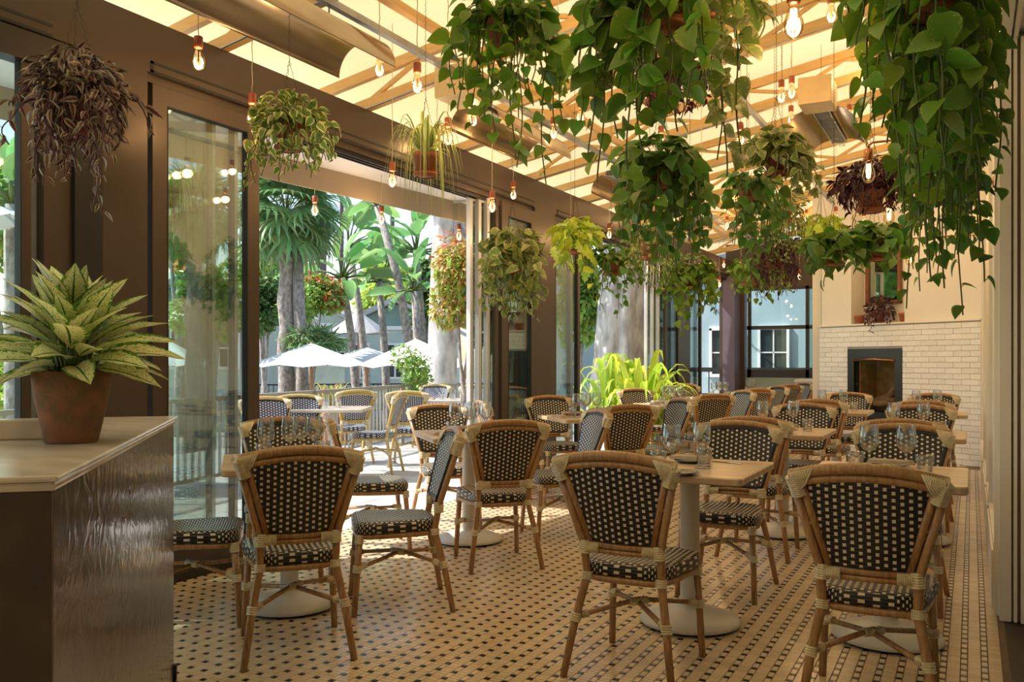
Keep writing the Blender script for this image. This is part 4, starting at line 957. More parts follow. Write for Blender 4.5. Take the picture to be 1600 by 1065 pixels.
# spider plant
def strap(path, wmax):
    b = MB(); n = len(path); vs, uvs = [], []
    for i, p in enumerate(path):
        t = i / (n - 1); d = (path[min(i + 1, n - 1)] - path[max(i - 1, 0)]).normalized(); s = d.cross(V((0, 0, 1)));
        s = s.normalized() if s.length > .05 else V((1, 0, 0)); w_ = wmax * (.5 + .5 * math.sin(PI * min(.9, t + .25))) * (1 - t ** 4)
        vs += [p - s * w_ + V((0, 0, w_ * .5)), p, p + s * w_ + V((0, 0, w_ * .5))]; uvs += [(-1, t), (0, t), (1, t)]
    return b.add(vs, [(i * 3 + k, i * 3 + k + 1, i * 3 + k + 4, i * 3 + k + 3) for i in range(n - 1) for k in (0, 1)], uvs)
def strap_plant(root, n, mat, reach, rise, drop, wmax, r0=.03, z0=0, name='leaf'):
    for i in range(n):
        a = 2 * PI * i * .381966 + rnd(-.2, .2); R = rnd(*reach); up = rnd(*rise); dn = rnd(*drop); pts = []
        for k in range(11):
            t = k / 10; pts.append(V((math.cos(a) * (r0 + R * math.sin(t * PI * .5)), math.sin(a) * (r0 + R * math.sin(t * PI * .5)), z0 + up * math.sin(PI * min(1, t * 1.25) * .8) * 1.1 - dn * t ** 2.2)))
        strap(pts, wmax).build(name, mat, root)
sp_ = hang_plant(HP, 'cream-striped spider plant in a terracotta pot hanging in the big opening', (665, 240), 5.3, .078, 'blade', 'leaf_spider', .12, [], dome=(.05, .04), ndome=10, singles=10)
strap_plant(sp_, 70, 'leaf_spider', (.08, .24), (.10, .26), (.1, .52), .0065, z0=-.01)

# aglaonema leaves on the counter
lv = []; st = MB(); 
for i in range(64):
    a = 2 * PI * i * .381966; q = i / 63; el = lerp(1.45, -.05, q ** 1.1) + rnd(-.12, .12); L = rnd(.15, .205) * lerp(.95, 1.1, q)
    o = V((math.cos(a) * math.cos(el), math.sin(a) * math.cos(el), math.sin(el))); base = V((0, 0, .2)) + o * rnd(.05, .085) + V((0, 0, .03 * (1 - q)))
    st.tube([V((math.cos(a) * .03, math.sin(a) * .03, .16)), V((math.cos(a) * .035, math.sin(a) * .035, .19)).lerp(base, .5), base], .0035, n=6, cap=False)
    lv.append(frame(base, o, V((0, 0, 1)) * (1.0 - .3 * q) + V((-o.x, -o.y, 0)) * .8 * max(0, math.sin(el)), L, rnd(-.5, .5)))
st.build('stems', 'stem_green', ag); put_leaves(ag, 'big', 'leaf_aglao', lv, 64)

# pots on the mantel shelf
def fw(s, d, z): return FW @ V((s, d, z))
for px_, r_, lab in ((1334, .062, 'empty terracotta pot at the left end of the mantel niche'), (1403, .065, 'empty terracotta pot at the right end of the mantel niche')):
    p = fw(fs_px(px_)[0], .12, ZM); b = MB(); b.lathe([(0, .002), (r_ * .75, .002), (r_ * .93, .09), (r_, .09), (r_ * 1.05, .125), (r_ * .93, .125), (r_ * .9, .1), (0, .1)], n=24)
    o = b.build('terracotta_pot', 'terracotta'); o.location = p; tag(o, lab, 'pot')
p = fw(fs_px(1364)[0], .13, ZM + .135)
mp_ = hang_plant('mantel_plant', 'burgundy trailing plant in a terracotta pot on the mantel ledge', (1364, 486), fs_px(1364)[1] + .12, .07, 'lance', 'leaf_purple', .07,
    tipbox(1338, 1392, 495, 505, 12) + [(1350, 516), (1345, 505)], dome=(.17, .26), ndome=150, gap=.04, singles=60, chain=False, stem='heather_purple', ph=.125, cat='potted plant')
mp_.location = p

# ================================================================ BULBS
def make_bulb(label, bright=False):
    t = thing('pendant_bulb', label, 'light bulb', group='bare filament bulbs hanging under the roof')
    MB().lathe([(0, 0), (.019, 0), (.0225, -.003), (.0225, -.054), (.019, -.06), (0, -.06)], n=18).build('socket', 'wood_socket' if not bright else 'copper', t)
    g = [(.014, -.058), (.0155, -.07), (.02, -.085), (.029, -.108), (.033, -.128), (.0315, -.145), (.024, -.161), (.012, -.170), (.0, -.173)]
    MB().lathe(g, n=20).build('bulb_glass', 'bulb_glass', t)
    f = MB()
    for q in range(2 if not bright else 4):
        a = q * PI / (2 if not bright else 4); c_, s_ = math.cos(a) * .009, math.sin(a) * .009
        f.tube([(c_, s_, -.075), (c_ * 1.2, s_ * 1.2, -.11), (c_ * .9, s_ * .9, -.142), (0, 0, -.148), (-c_ * .9, -s_ * .9, -.142), (-c_ * 1.2, -s_ * 1.2, -.11), (-c_, -s_, -.075)], .0011 if not bright else .0016, n=4)
    f.build('filament', 'filament' if not bright else 'filament_bright', t); return t
BULBS = [  # px, socket top, bulb bottom, what it hangs by
    (310, 57, 110, 'before the canvas at the far upper left'), (394, 146, 194, 'just left of the cream-edged pothos'), (593, 75, 120, 'below the near end of the first heater'),
    (652, 98, 146, 'right of the first heater, before the bare canvas'), (613, 254, 293, 'left of the spider plant, before the header'), (683, 202, 235, 'against the right side of the spider plant'),
    (700, 184, 227, 'above and right of the spider plant'), (778, 79, 134, 'in front of the top-edge terracotta pot'), (769, 298, 332, 'at the right end of the big opening'),
    (802, 283, 312, 'above the glazed leaf right of the big opening'), (492, 306, 334, 'in the big opening, before the fan palm'), (596, 321, 351, 'in the middle of the big opening against the sky'),
    (717, 350, 376, 'low in the big opening by the red shrub'), (872, 74, 118, 'right of the top-edge pothos'), (865, 183, 217, 'beside the second heater'), (1033, 197, 230, 'below the big top-centre pothos'),
    (1096, 252, 284, 'right of the dense middle pothos'), (1157, 191, 228, 'below the loose marbled leaves'), (892, 341, 368, 'before the lime fern pot'), (952, 349, 373, 'above the second garden opening'),
    (1240, -22, 60, 'largest, at the top edge right of centre'), (1299, -8, 36, 'at the top edge beside the largest bulb'), (1221, 125, 161, 'left one of a close pair before the trusses'), (1237, 119, 154, 'right one of a close pair before the trusses'),
    (1236, 165, 195, 'just under the close pair'), (1327, 163, 191, 'before the far right heater'), (1351, 99, 131, 'above the far right heater'), (1372, 80, 112, 'against the edge of the top-right pothos, high up'),
    (1408, 244, 268, 'over the cream chimney beside the burgundy plant'), (1399, 222, 248, 'just above the burgundy plant'), (1424, 295, 320, 'right of the burgundy plant before the chimney'),
    (1181, 305, 331, 'before the terracotta pot of the spilling pothos'), (1237, 315, 338, 'left of a pair over the cream-speckled plant'), (1246, 318, 340, 'right of a pair over the cream-speckled plant'), (1260, 327, 345, 'between the lime plant and the cream-speckled plant'),
    (1306, 323, 346, 'left of the chimney above the lime plant'), (1141, 291, 310, 'left of the spilling pothos pot'), (1136, 338, 357, 'below and left of the spilling pothos pot'), (1104, 347, 368, 'by the far small heater'),
    (1124, 432, 449, 'low before the bright far opening'), (1131, 403, 418, 'small, over the far corner column'), (1061, 404, 421, 'in the low pothos before the third pillar'), (1157, 405, 420, 'small, above the orange pot'), (1249, 420, 437, 'small, by the far dark header'),
    (1262, 366, 384, 'left of the lime pot'), (1042, 322, 342, 'within the dense middle pothos'), (976, 217, 240, 'left of the dense middle pothos, above its crown'), (740, 161, 197, 'left of the trailing stems of the top-edge pothos'),
    (907, 156, 194, 'left of the big top-centre pothos, in its stems'), (1157, 26, 80, 'behind the loose marbled leaves near the top'), (935, -34, 10, 'cut off by the top edge of the photo'), (1528, 318, 352, 'against the right wall in the top-right leaves'), (1350, 331, 352, 'below the burgundy plant, over the mirror')]
bulb0 = None
glow = bpy.data.lights.new('bulb_glow', 'POINT'); glow.energy = 3.5; glow.color = (1, .70, .42); glow.shadow_soft_size = .03
for (px, y0, y1, where) in BULBS:
    Z = 235.0 / (y1 - y0); p = at(px, y0, Z)
    mx = XL + .12
    if px in (492, 596, 717): mx = -5.0
    if p.x < mx: Z *= .99; k = mx / p.x; Z *= k; p = at(px, y0, Z)
    if p.x > XR - .08: Z *= .92; p = at(px, y0, Z)
    lab = 'clear filament bulb in wooden socket, ' + where
    if px == 1240: b = make_bulb('large glowing filament bulb in a copper socket, ' + where, True); b.location = p; b.rotation_euler = (0, 0, .4)
    elif bulb0 is None: b = bulb0 = make_bulb(lab); b.location = p; b.rotation_euler = (0, 0, .3)
    else: b = dup(bulb0, p, rnd(0, 3), lab)
    zt_ = roofz(p.x) + .365 if p.x > XL else 2.965; L = zt_ - p.z; n = max(3, int(L / .03))
    lo = bpy.data.objects.new('bulb_glow', glow); COL.objects.link(lo); lo.parent = b; lo.location = (0, 0, -.12)
    if L > .02:
        MB().tube([V((.0014 * (-1) ** i, .0014 * (-1) ** (i // 2), L * i / n)) for i in range(n + 1)], .0026, n=5).build('cord', 'cord_pale', b)
# wall lamps with copper arms
for (px, y0, y1, xe, lab) in ((1357, 233, 276, 1440, 'upper copper-armed wall lamp, its bulb before the burgundy plant'), (1389, 306, 342, 1445, 'middle copper-armed wall lamp right of the burgundy plant'), (1422, 379, 408, 1492, 'lowest copper-armed wall lamp in the pothos')):
    Z = 190.0 / (y1 - y0); p = at(px, y0, Z); t = make_bulb(lab, True); t.name = 'wall_lamp'; t['category'] = 'lamp'; t['group'] = 'copper-armed wall lamps'; t.location = p
    L = XR - p.x; MB().tube([(0, 0, 0), (0, 0, .02), (.02, 0, .032), (L, 0, .032)], .006, n=8).build('arm', 'copper', t)
    MB().lathe([(.0, 0), (.04, 0), (.035, .012), (0, .016)], n=16, mtx=Matrix.Rotation(-PI / 2, 4, 'Y'), c=(L, 0, .032)).build('wall_plate', 'copper', t)

# ================================================================ ROOF TRUSSES, PIPES, HEATERS
for k in range(10):
    y = 2.45 + 1.43 * k
    if y > YF: break
    t = thing('roof_truss', 'tan timber-coloured roof truss, number %d from the camera under the canvas' % (k + 1), 'truss', (XL, y, roofz(XL)), group='tan roof trusses under the canvas')
    t['label'] = ['tan roof truss nearest the camera, almost out of the top left corner', 'tan roof truss second from the camera, starting above the glazed panel', 'tan roof truss reaching the header above the middle of the big opening', 'tan roof truss meeting the header above the right end of the big opening',
                  'tan roof truss meeting the header over the first glazed pillar', 'tan roof truss over the lime fern', 'tan roof truss over the second garden opening', 'tan roof truss over the third glazed pillar', 'tan roof truss third from the far end', 'tan roof truss second from the far end'][k]
    W = XR + 1.0 - XL; sl_ = .18
    # coordinates local to the truss foot
    MB().bar((-.15, 0, -.027 + .045), (W, 0, W * sl_ + .045), .05, .085).build('lower_chord', 'beam_tan', t)
    MB().bar((-.75, 0, -.75 * sl_ + .27), (W, 0, W * sl_ + .27), .05, .075).build('upper_chord', 'beam_tan', t)
    n = 6
    for i in range(n):
        xa = i * W / n + .02; xm = xa + W / n / 2
        MB().bar((xa, 0, xa * sl_ + .08), (xm, 0, xm * sl_ + .235), .026, .03).build('web', 'beam_tan', t)
        MB().bar((xm, 0, xm * sl_ + .235), (xa + W / n, 0, (xa + W / n) * sl_ + .08), .026, .03).build('web', 'beam_tan', t)
    MB().tube([(-.05, -.03, -.0), (W, -.03, W * sl_ - .002)], .006, n=5).build('wire', 'galvanized', t)
for x, y0, y1, lab in ((-3.18, 2.45, 16.0, 'grey steel pipe running the length of the roof above the left heaters'), (-1.76, 4.0, 16.0, 'grey steel strut running the length of the roof right of the middle plants'), (-.35, 4.0, 16.0, 'grey steel strut running along the roof close to the right wall')):
    o = MB().bar((x, y0, roofz(x) - .02), (x, y1, roofz(x) - .02), .041, .041).build('roof_strut', 'galvanized'); tag(o, lab, 'pipe', 'steel struts along the roof')
tag(MB().bar((-2.98, 4.0, roofz(-2.98) + .02), (-2.98, 16, roofz(-2.98) + .02), .05, .05).build('roof_rail', 'beam_tan'), 'tan rail beside the grey pipe along the roof', 'beam')
def heater(x, y0, y1, z, lab, tilt=0, box=False, sc_=1.0):
    t = thing('patio_heater', lab, 'heater', (x, (y0 + y1) / 2, z), group='long overhead gas heaters with curved reflectors'); L = (y1 - y0) / 2
    Rm = Matrix.Rotation(tilt, 4, 'Y')
    for s, nm in ((-1, 'reflector'), (1, 'reflector')):
        b = MB(); vs = []; n = 10
        for th_ in (0, .006):
            for i in range(n + 1):
                a = i / n * PI * .56; px_ = s * (.045 + .13 * math.sin(a) + .02 * a) * sc_; pz = (-.15 * (1 - math.cos(a)) + .02) * sc_
                for yy in (-L, L): vs.append(Rm @ V((px_, yy, pz + th_)))
        k = 2 * (n + 1); fs = [(2 * i, 2 * i + 1, 2 * i + 3, 2 * i + 2) for i in range(n)] + [(k + 2 * i, k + 2 * i + 2, k + 2 * i + 3, k + 2 * i + 1) for i in range(n)]
        fs += [(2 * i + e, 2 * i + 2 + e, k + 2 * i + 2 + e, k + 2 * i + e) for i in range(n) for e in (0, 1)] + [(0, 1, k + 1, k), (2 * n, 2 * n + 1, k + 2 * n + 1, k + 2 * n)]
        b.add(vs, fs); b.build(nm, 'steel_brushed', t)
    MB().box(-.045 * sc_, .045 * sc_, -L, L, .0, .05, Rm).build('burner_housing', 'heater_dark', t)
    g = MB()
    for i in range(int(2 * L / .035)): g.box(-.04 * sc_, .04 * sc_, -L + .01 + i * .035, -L + .016 + i * .035, -.006, .0, Rm)
    g.box(-.045 * sc_, -.04 * sc_, -L, L, -.012, 0, Rm).box(.04 * sc_, .045 * sc_, -L, L, -.012, 0, Rm); g.box(-.03, .03, L, L + .14, -.006, .01, Rm); g.build('grille', 'galvanized', t)
    for yy in (-L * .7, L * .7): MB().tube([(0, yy, .05), (0, yy, roofz(x) - z + .03)], .006, n=6).build('hanger', 'galvanized', t)
    if box: MB().bevbox(-.13, .13, -L - .34, -L - .01, -.02, .2, b=.01, mtx=Rm).build('burner_box', 'heater_box', t)
    return t
heater(-3.20, 1.9, 4.22, 3.14, 'long copper-toned overhead heater with curved reflectors at the top left')
heater(-3.20, 5.5, 6.75, 3.12, 'silver overhead heater above the header, behind the top-edge pothos', box=True)
heater(-3.20, 8.2, 9.0, 3.12, 'small distant overhead heater left of the dense middle pothos')
heater(-3.20, 11.2, 12.1, 3.12, 'farthest overhead heater, right of the dense middle pothos')
heater(-1.12, 7.7, 8.9, 3.36, 'grey overhead heater with a beige box, above the burgundy plant', box=True, sc_=1.5)
heater(-.2, 3.2, 4.0, 3.45, 'overhead heater just out of the top edge') if False else None

# ================================================================ OUTSIDE
# chairs and tables on the patio
pc = make_chair('patio_chair', 'pale bamboo patio chair at the window end of the near patio table', 'cane_pale', 'weave_blue', 'pale bamboo chairs on the patio')
ot = [((-5.62, 7.05), 'near patio table'), ((-6.45, 9.75), 'second patio table'), ((-5.3, 12.6), 'far patio table')]
p = at(424, 640, 8.3); pc.location = (p.x, p.y, 0); pc.rotation_euler = (0, 0, -2.2)
def PCH(px, Z, a, lab): p = at(px, 600, Z); dup(pc, (p.x, p.y, 0), a, lab)
PCH(585, 9.9, 1.9, 'navy-and-white patio chair beside the near patio table, back towards the room')
PCH(548, 10.9, .9, 'pale bamboo patio chair behind the near patio table')
PCH(640, 10.6, .5, 'pale bamboo patio chair right of the navy one, before the second patio table')
PCH(672, 12.9, PI + .3, 'pale patio chair at the railing, left of two')
PCH(728, 12.7, PI + .1, 'pale patio chair at the railing, right of two')
PCH(1052, 13.9, .9, 'pale patio chair outside the third glazed pillar')
PCH(470, 8.9, PI + .8, 'patio chair half hidden behind the near patio table')
tb = []
for (px, Z, lab) in ((520, 9.5, 'pale-topped patio table just outside the big opening'), (700, 11.6, 'patio table set with glasses near the railing')):
    p = at(px, 600, Z); t = make_table('patio_table', lab, .38, .38, 'marble', 'pale patio tables'); t.location = (p.x, p.y, 0); t.rotation_euler = (0, 0, .5)
    for dx, q_ in ((-.08, 'left'), (.05, 'right')):
        place('tum', p.x + dx, p.y + dx * .5, TZ, 0, '%s tumbler on the %s' % (q_, 'near patio table' if px == 520 else 'patio table by the railing'))
    place('nap', p.x - .2, p.y - .1, TZ, .4, 'folded napkin on the %s' % ('near patio table' if px == 520 else 'patio table by the railing'))

# railing
def railing(name, a, b, h, lab, mt, gap=.11, post=1.6):
    a = V(a); b = V(b); t = thing(name, lab, 'railing', a, math.atan2((b - a).y, (b - a).x)); L = (V((b.x, b.y, 0)) - V((a.x, a.y, 0))).length
    MB().box(0, L, -.03, .03, h - .04, h).build('top_rail', mt, t); MB().box(0, L, -.02, .02, .08, .11).build('bottom_rail', mt, t)
    bm_ = MB().box(-.011, .011, -.011, .011, .1, h - .04).mesh('baluster', mt); pm = MB().box(-.03, .03, -.03, .03, -.02, h).mesh('post', mt)
    for i in range(min(290, int(L / gap))): link('baluster', bm_, t, Matrix.Translation((.05 + i * gap, 0, 0)))
    for i in range(int(L / post) + 1): link('post', pm, t, Matrix.Translation((i * post, 0, 0)))
    return t
ra = floorpt(400, 617, .89); A = at(400, 600, 9.6); B = at(628, 600, 13.4); C_ = at(860, 600, 15.5); A0 = A + (A - B) * .9
railing('patio_railing', (A0.x, A0.y, 0), (B.x, B.y, 0), .90, 'grey-green balustrade along the patio, left run in the big opening', 'fence_paint')
railing('patio_railing', (B.x, B.y, 0), (C_.x, C_.y, 0), .90, 'grey-green balustrade behind the two railing chairs', 'fence_paint')
A = at(395, 600, 25); B = at(800, 600, 27)
railing('pool_fence', (A.x, A.y, -.9), (B.x, B.y, -.9), 1.5, 'tall dark pool fence below the white umbrellas', 'gasket', gap=.13)

# awning over the patio
aw = thing('patio_awning', 'wide off-white awning over the patio outside the glazed wall', 'awning')
e0, e1_ = at(420, 284, 7.0), at(725, 322, 9.2); dr = (e1_ - e0); dr.z = 0; dr.normalize(); E0 = e0 - dr * 6.5; E1 = e1_ + dr * .8; ze = 2.72
zt_ = 3.02
pts = [(XL - .25, E0.y + .5, zt_), (XL - .25, E1.y - .2, zt_), (E1.x, E1.y, ze + .2), (E0.x, E0.y, ze + .2)]
MB().add(pts + [(x, y, z + .01) for x, y, z in pts], [(0, 1, 2, 3), (7, 6, 5, 4), (0, 3, 7, 4), (1, 5, 6, 2)], smooth=False).build('canopy', 'canvas_white', aw)
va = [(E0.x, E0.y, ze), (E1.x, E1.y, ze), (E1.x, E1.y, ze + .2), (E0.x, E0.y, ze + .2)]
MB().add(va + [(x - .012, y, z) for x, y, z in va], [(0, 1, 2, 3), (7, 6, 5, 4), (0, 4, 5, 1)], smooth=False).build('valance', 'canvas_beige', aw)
for u in (.1, .5, .9):
    pp_ = V((lerp(E0.x, E1.x, u), lerp(E0.y, E1.y, u), ze + .19)); MB().bar((XL - .25, pp_.y + .3, zt_ - .02), pp_, .03, .04).build('rib', 'aluminium', aw)

# umbrellas
def umbrella(px, py_eave, Z, rad, lab, base, pole='umbrella_wood', top=.62, cloth='canvas_white'):
    c = at(px, py_eave, Z); t = thing('patio_umbrella', lab, 'umbrella', (c.x, c.y, base), rnd(0, .7), group='garden umbrellas'); ez = c.z - base
    vs = []; n = 8; rows = 6
    for j in range(rows + 1):
        f = j / rows
        for i in range(n * 4):
            a = 2 * PI * i / (n * 4); k = 1 - .035 * (1 - abs(2 * ((i / 4) % 1) - 1)) * f * 2; r = rad * (.14 + .86 * f) * k
            vs.append((r * math.cos(a), r * math.sin(a), ez + top * (1 - f) ** .92 * (1 - .1 * f) - .05 * f * (1 - abs(2 * ((i / 4) % 1) - 1))))
    m_ = n * 4; b = MB().add(vs, [(j * m_ + i, (j + 1) * m_ + i, (j + 1) * m_ + (i + 1) % m_, j * m_ + (i + 1) % m_) for j in range(rows) for i in range(m_)], smooth=False)
    b.build('canopy', cloth, t)
    MB().lathe([(rad * .2, ez + top * .93), (rad * .12, ez + top * 1.03), (.02, ez + top * 1.14), (0, ez + top * 1.15)], n=8).build('vent', cloth, t)
    MB().tube([(0, 0, .0), (0, 0, ez + top * 1.2)], .03, n=8).build('pole', pole, t)
    MB().lathe([(0, 0), (.3, 0), (.3, .05), (.06, .1), (.04, .3)], n=16).build('base', 'gasket', t)
    for i in range(8): a = 2 * PI * i / 8; MB().bar((.03 * math.cos(a), .03 * math.sin(a), ez + top * .95), (rad * .97 * math.cos(a), rad * .97 * math.sin(a), ez - .015), .02, .02).build('rib', pole, t)
    return t
umbrella(486, 569, 17.5, 1.2, 'white umbrella on a wooden pole, left of the three beyond the balustrade', -1.0, top=.37)
umbrella(573, 568, 20.5, 1.25, 'white umbrella in the middle, behind the other two', -1.0, top=.34)
umbrella(650, 570, 16.5, 1.12, 'white umbrella right of the three beyond the balustrade', -1.0, top=.43)
umbrella(262, 568, 17, .85, 'blue-grey white umbrella seen through the left glazed panel', -1.0, top=.4)
umbrella(290, 505, 26, 1.1, 'small white umbrella high behind the left glazed panel', -1.0, top=.5)
umbrella(560, 520, 28, 1.0, 'grey umbrella beside the green house', -1.0, cloth='roof_grey')
umbrella(-8, 342, 8.5, .46, 'white umbrella outside the leftmost window', 0.0, pole='aluminium', top=.12)

# trees
def crownleaves(root, mat, kind, blobs, n, size, name='foliage'):
    """leaves scattered through a few overlapping lumps; blobs: (x, y, z, rx, rz)"""
    ms = []; tot = sum(b[3] ** 2 for b in blobs)
    for b in blobs:
        for i in range(int(n * b[3] ** 2 / tot)):
            a = rnd(0, 2 * PI); cz = rnd(-1, 1); sr = math.sqrt(1 - cz * cz); r = rnd(.35, 1) ** .5
            o = V((math.cos(a) * sr, math.sin(a) * sr, cz)); p = V((b[0] + o.x * b[3] * r, b[1] + o.y * b[3] * r, b[2] + o.z * b[4] * r))
            ms.append(frame(p, o + V((rnd(-.8, .8), rnd(-.8, .8), rnd(-.9, .3))), o + V((rnd(-.5, .5), rnd(-.5, .5), .5)), size * rnd(.6, 1.3)))
    tag(geo_join(kind, ms).build(name, mat, root), kind='stuff')
def tree(lab, px, py, Z, rx, ry, mat, n, size, base=-1.0, kind='oval', trunk=.09, lean=0, mt='bark_grey', name='tree', cat='tree', group=None, nb=7, mat2=None, forks=3):
    s = Z / F; c = at(px, py, Z); t = thing(name, lab, cat, (c.x, c.y, base), group=group); h = c.z - base; R_ = rx * s; RZ = ry * s
    blobs = []
    for i in range(nb): a = 2 * PI * i / nb + rnd(-.3, .3); k = rnd(.35, .62); blobs.append((R_ * k * math.cos(a), R_ * k * math.sin(a) * .8, h + RZ * rnd(-.55, .55), R_ * rnd(.4, .6), RZ * rnd(.35, .5)))
    blobs.append((0, 0, h, R_ * .6, RZ * .6))
    crownleaves(t, mat, kind, blobs, n, size)
    if mat2: crownleaves(t, mat2, kind, [(b[0], b[1], b[2] + RZ * .08, b[3] * 1.03, b[4] * 1.03) for b in blobs[:4]], n // 6, size, 'blossoms')
    if trunk:
        for k in range(forks):
            a = k * 2.4; e = V((R_ * .45 * math.cos(a), R_ * .4 * math.sin(a), h + RZ * .2))
            MB().tube([(lean * -1, 0, 0), (lean * -.5 + .02 * k, 0, h * .4), e * .35 + V((0, 0, h * .62 - e.z * .35)), e], [trunk, trunk * .75, trunk * .5, trunk * .15], n=8).build('trunk' if k == 0 else 'branch', mt, t)
    return t
def fanpalm(lab, px, py, Z, rad, trunk, base=-1.0, n=34, skirt=True, px2=None):
    s = Z / F; c = at(px, py, Z); t = thing('fan_palm', lab, 'palm tree', (c.x, c.y, base)); h = c.z - base; R_ = rad * s
    b = MB(); nb = 18; vs, fs, uvs = [], [], []
    for i in range(nb):
        a = lerp(-1.9, 1.9, i / (nb - 1)); d = V((math.sin(a), math.cos(a), 0)); q = V((d.y, -d.x, 0)); L = 1 - .12 * abs(a)
        o = len(vs); vs += [q * -.01, q * .01, d * L * .55 + q * .055 + V((0, 0, -.04)), d * L * .55 - q * .055 + V((0, 0, -.04)), d * L * .8 + q * .03 + V((0, 0, -.12)), d * L * .8 - q * .03 + V((0, 0, -.12)), d * L + V((0, 0, -.3))]
        uvs += [(0, .1)] * 2 + [(.5, .5), (-.5, .5), (.3, .8), (-.3, .8), (0, 1)]; fs += [(o, o + 1, o + 2, o + 3), (o + 3, o + 2, o + 4, o + 5), (o + 5, o + 4, o + 6)]
    fan = MB().add(vs, fs, uvs).mesh('frond', 'leaf_palm')
    st = MB()
    for i in range(n):
        a = i * 2.399; el = lerp(1.35, -1.0, i / n); o = V((math.cos(a) * math.cos(el), math.sin(a) * math.cos(el), math.sin(el)))
        pb = V((0, 0, h)); pe = pb + o * R_ * .5 + V((0, 0, .04)); st.tube([pb, pb.lerp(pe, .5) + V((0, 0, .05)), pe], .012, n=4)
        link('frond', fan, t, frame(pe, o + V((0, 0, -.35)), V((0, 0, 1)), R_ * rnd(.55, .75), rnd(-.4, .4)))
    st.build('stems', 'stem_green', t)
    if skirt:
        sk = MB()
        for i in range(60): a = rnd(0, 6.28); r0 = trunk * 1.1; x, y = math.cos(a), math.sin(a); L = rnd(.3, .8) * R_; sk.tube([(x * r0, y * r0, h - .05), (x * r0 * 2.2, y * r0 * 2.2, h - L * .5), (x * r0 * 2.0, y * r0 * 2, h - L)], [.01, .02, .002], n=4)
        tag(sk.build('dry_skirt', 'log', t), kind='stuff')
    k = 26; MB().tube([V((.02 * math.sin(i), .02 * math.cos(i * 1.3), h * i / k)) for i in range(k + 1)], [trunk * (1.25 - .3 * i / k + .07 * (i % 2)) for i in range(k + 1)], n=10).build('trunk', 'bark_grey', t)
    return t
def paddle_tree(lab, crown, basepx, Z, leaf, n, trunk=.12, base=-1.0, spread=1.25, mid=None):
    s = Z / F; c = at(crown[0], crown[1], Z); g = at(basepx[0], basepx[1], Z); t = thing('bird_of_paradise_tree', lab, 'tree', (g.x, g.y, base), group='banana-leaved trees in the garden')
    o0 = V((c.x - g.x, c.y - g.y, c.z - base)); pts = [V((0, 0, 0)), V((o0.x * .15, o0.y * .15, o0.z * .35)), V((o0.x * .5, o0.y * .5, o0.z * .7)), o0]
    if n > 0: MB().tube([pts[0].lerp(pts[1], .5 * k) for k in range(2)] + [pts[1], pts[1].lerp(pts[2], .5), pts[2], pts[3]], [trunk, trunk * .95, trunk * .9, trunk * .85, trunk * .8, trunk * .7], n=9).build('trunk', 'bark_grey', t)
    L = leaf * s
    if ('paddle', 'leaf_paddle') not in LEAFME: LEAFME[('paddle', 'leaf_paddle')] = geo_join('paddle', [Matrix()]).mesh('leaf', 'leaf_paddle')
    for i in range(n):
        a = rnd(0, 6.28); el = lerp(1.4, -.25, (i / n) ** .8) ; o = V((math.cos(a) * math.cos(el), math.sin(a) * math.cos(el), math.sin(el))); pe = o0 + o * L * .55
        MB().tube([o0, o0.lerp(pe, .6) + V((0, 0, .03)), pe], [.035, .025, .015], n=5).build('leaf_stalk', 'stem_green', t)
        link('leaf', LEAFME[('paddle', 'leaf_paddle')], t, frame(pe, o + V((rnd(-.2, .2), rnd(-.2, .2), rnd(-.3, .1))), V((rnd(-.8, .8), rnd(-.8, .8), 1)), L * rnd(.8, 1.15), rnd(-.9, .9)))
fanpalm('fan palm with a double shaggy trunk at the left edge of the big opening', 447, 335, 19, 100, .15, n=46)
o = MB().tube([V((.36, .1, 0)), V((.36, .1, 1.8)), V((.22, .1, 4.7))], [.16, .14, .12], n=10).build('second_trunk', 'bark_grey', bpy.data.objects['fan_palm'])
fanpalm('fan palm seen through the left glazed panel', 305, 335, 14.5, 82, .13, n=42)
for px, Z, r_, top_, lab in ((500, 42, .27, 60, 'tall bare palm trunk rising behind the fan palm'), (533, 60, .14, 40, 'thin distant palm trunk right of the tall one'), (612, 55, .14, 80, 'thin distant palm trunk over the middle of the opening')):
    c = at(px, 100, Z); t = thing('distant_palm', lab, 'palm tree', (c.x, c.y, -1)); h = at(px, top_, Z).z + 1
    MB().tube([(0, 0, 0), (.05, 0, h * .5), (0, 0, h)], [r_ * 1.1, r_, r_ * .9], n=9).build('trunk', 'palm_far', t)
    b = []
    for i in range(26): a = i * 2.4; el = lerp(1.2, -.7, i / 26); o = V((math.cos(a) * math.cos(el), math.sin(a) * math.cos(el), math.sin(el))); b.append(frame(V((0, 0, h)), o, V((0, 0, 1)), 2.2))
    tag(geo_join('blade', b).build('fronds', 'leaf_palm', t), kind='stuff')
paddle_tree('bright green banana-leaved tree right of the fan palm', (535, 435), (560, 600), 22, 62, 14)
paddle_tree('banana-leaved tree with a leaning trunk in the middle of the opening', (592, 440), (606, 600), 22.5, 58, 13)
paddle_tree('upper banana-leaved tree before the white trunk', (650, 395), (665, 600), 22, 60, 14)
paddle_tree('low banana-leaved tree beside the white trunk', (648, 455), (655, 600), 21, 52, 12)
paddle_tree('banana-leaved tree whose crown touches the awning edge', (590, 322), (655, 620), 21.5, 40, 9, trunk=.13)
paddle_tree('banana-leaved tree at the left with a dark trunk', (545, 385), (577, 600), 24, 60, 12)
paddle_tree('banana-leaved tree outside the leftmost window', (20, 320), (25, 640), 9, 75, 16)
wt = thing('white_tree', 'massive white-barked tree trunk at the right of the big opening', 'tree', (at(690, 600, 15.5).x, at(690, 600, 15.5).y, -1)); H_ = 6.4
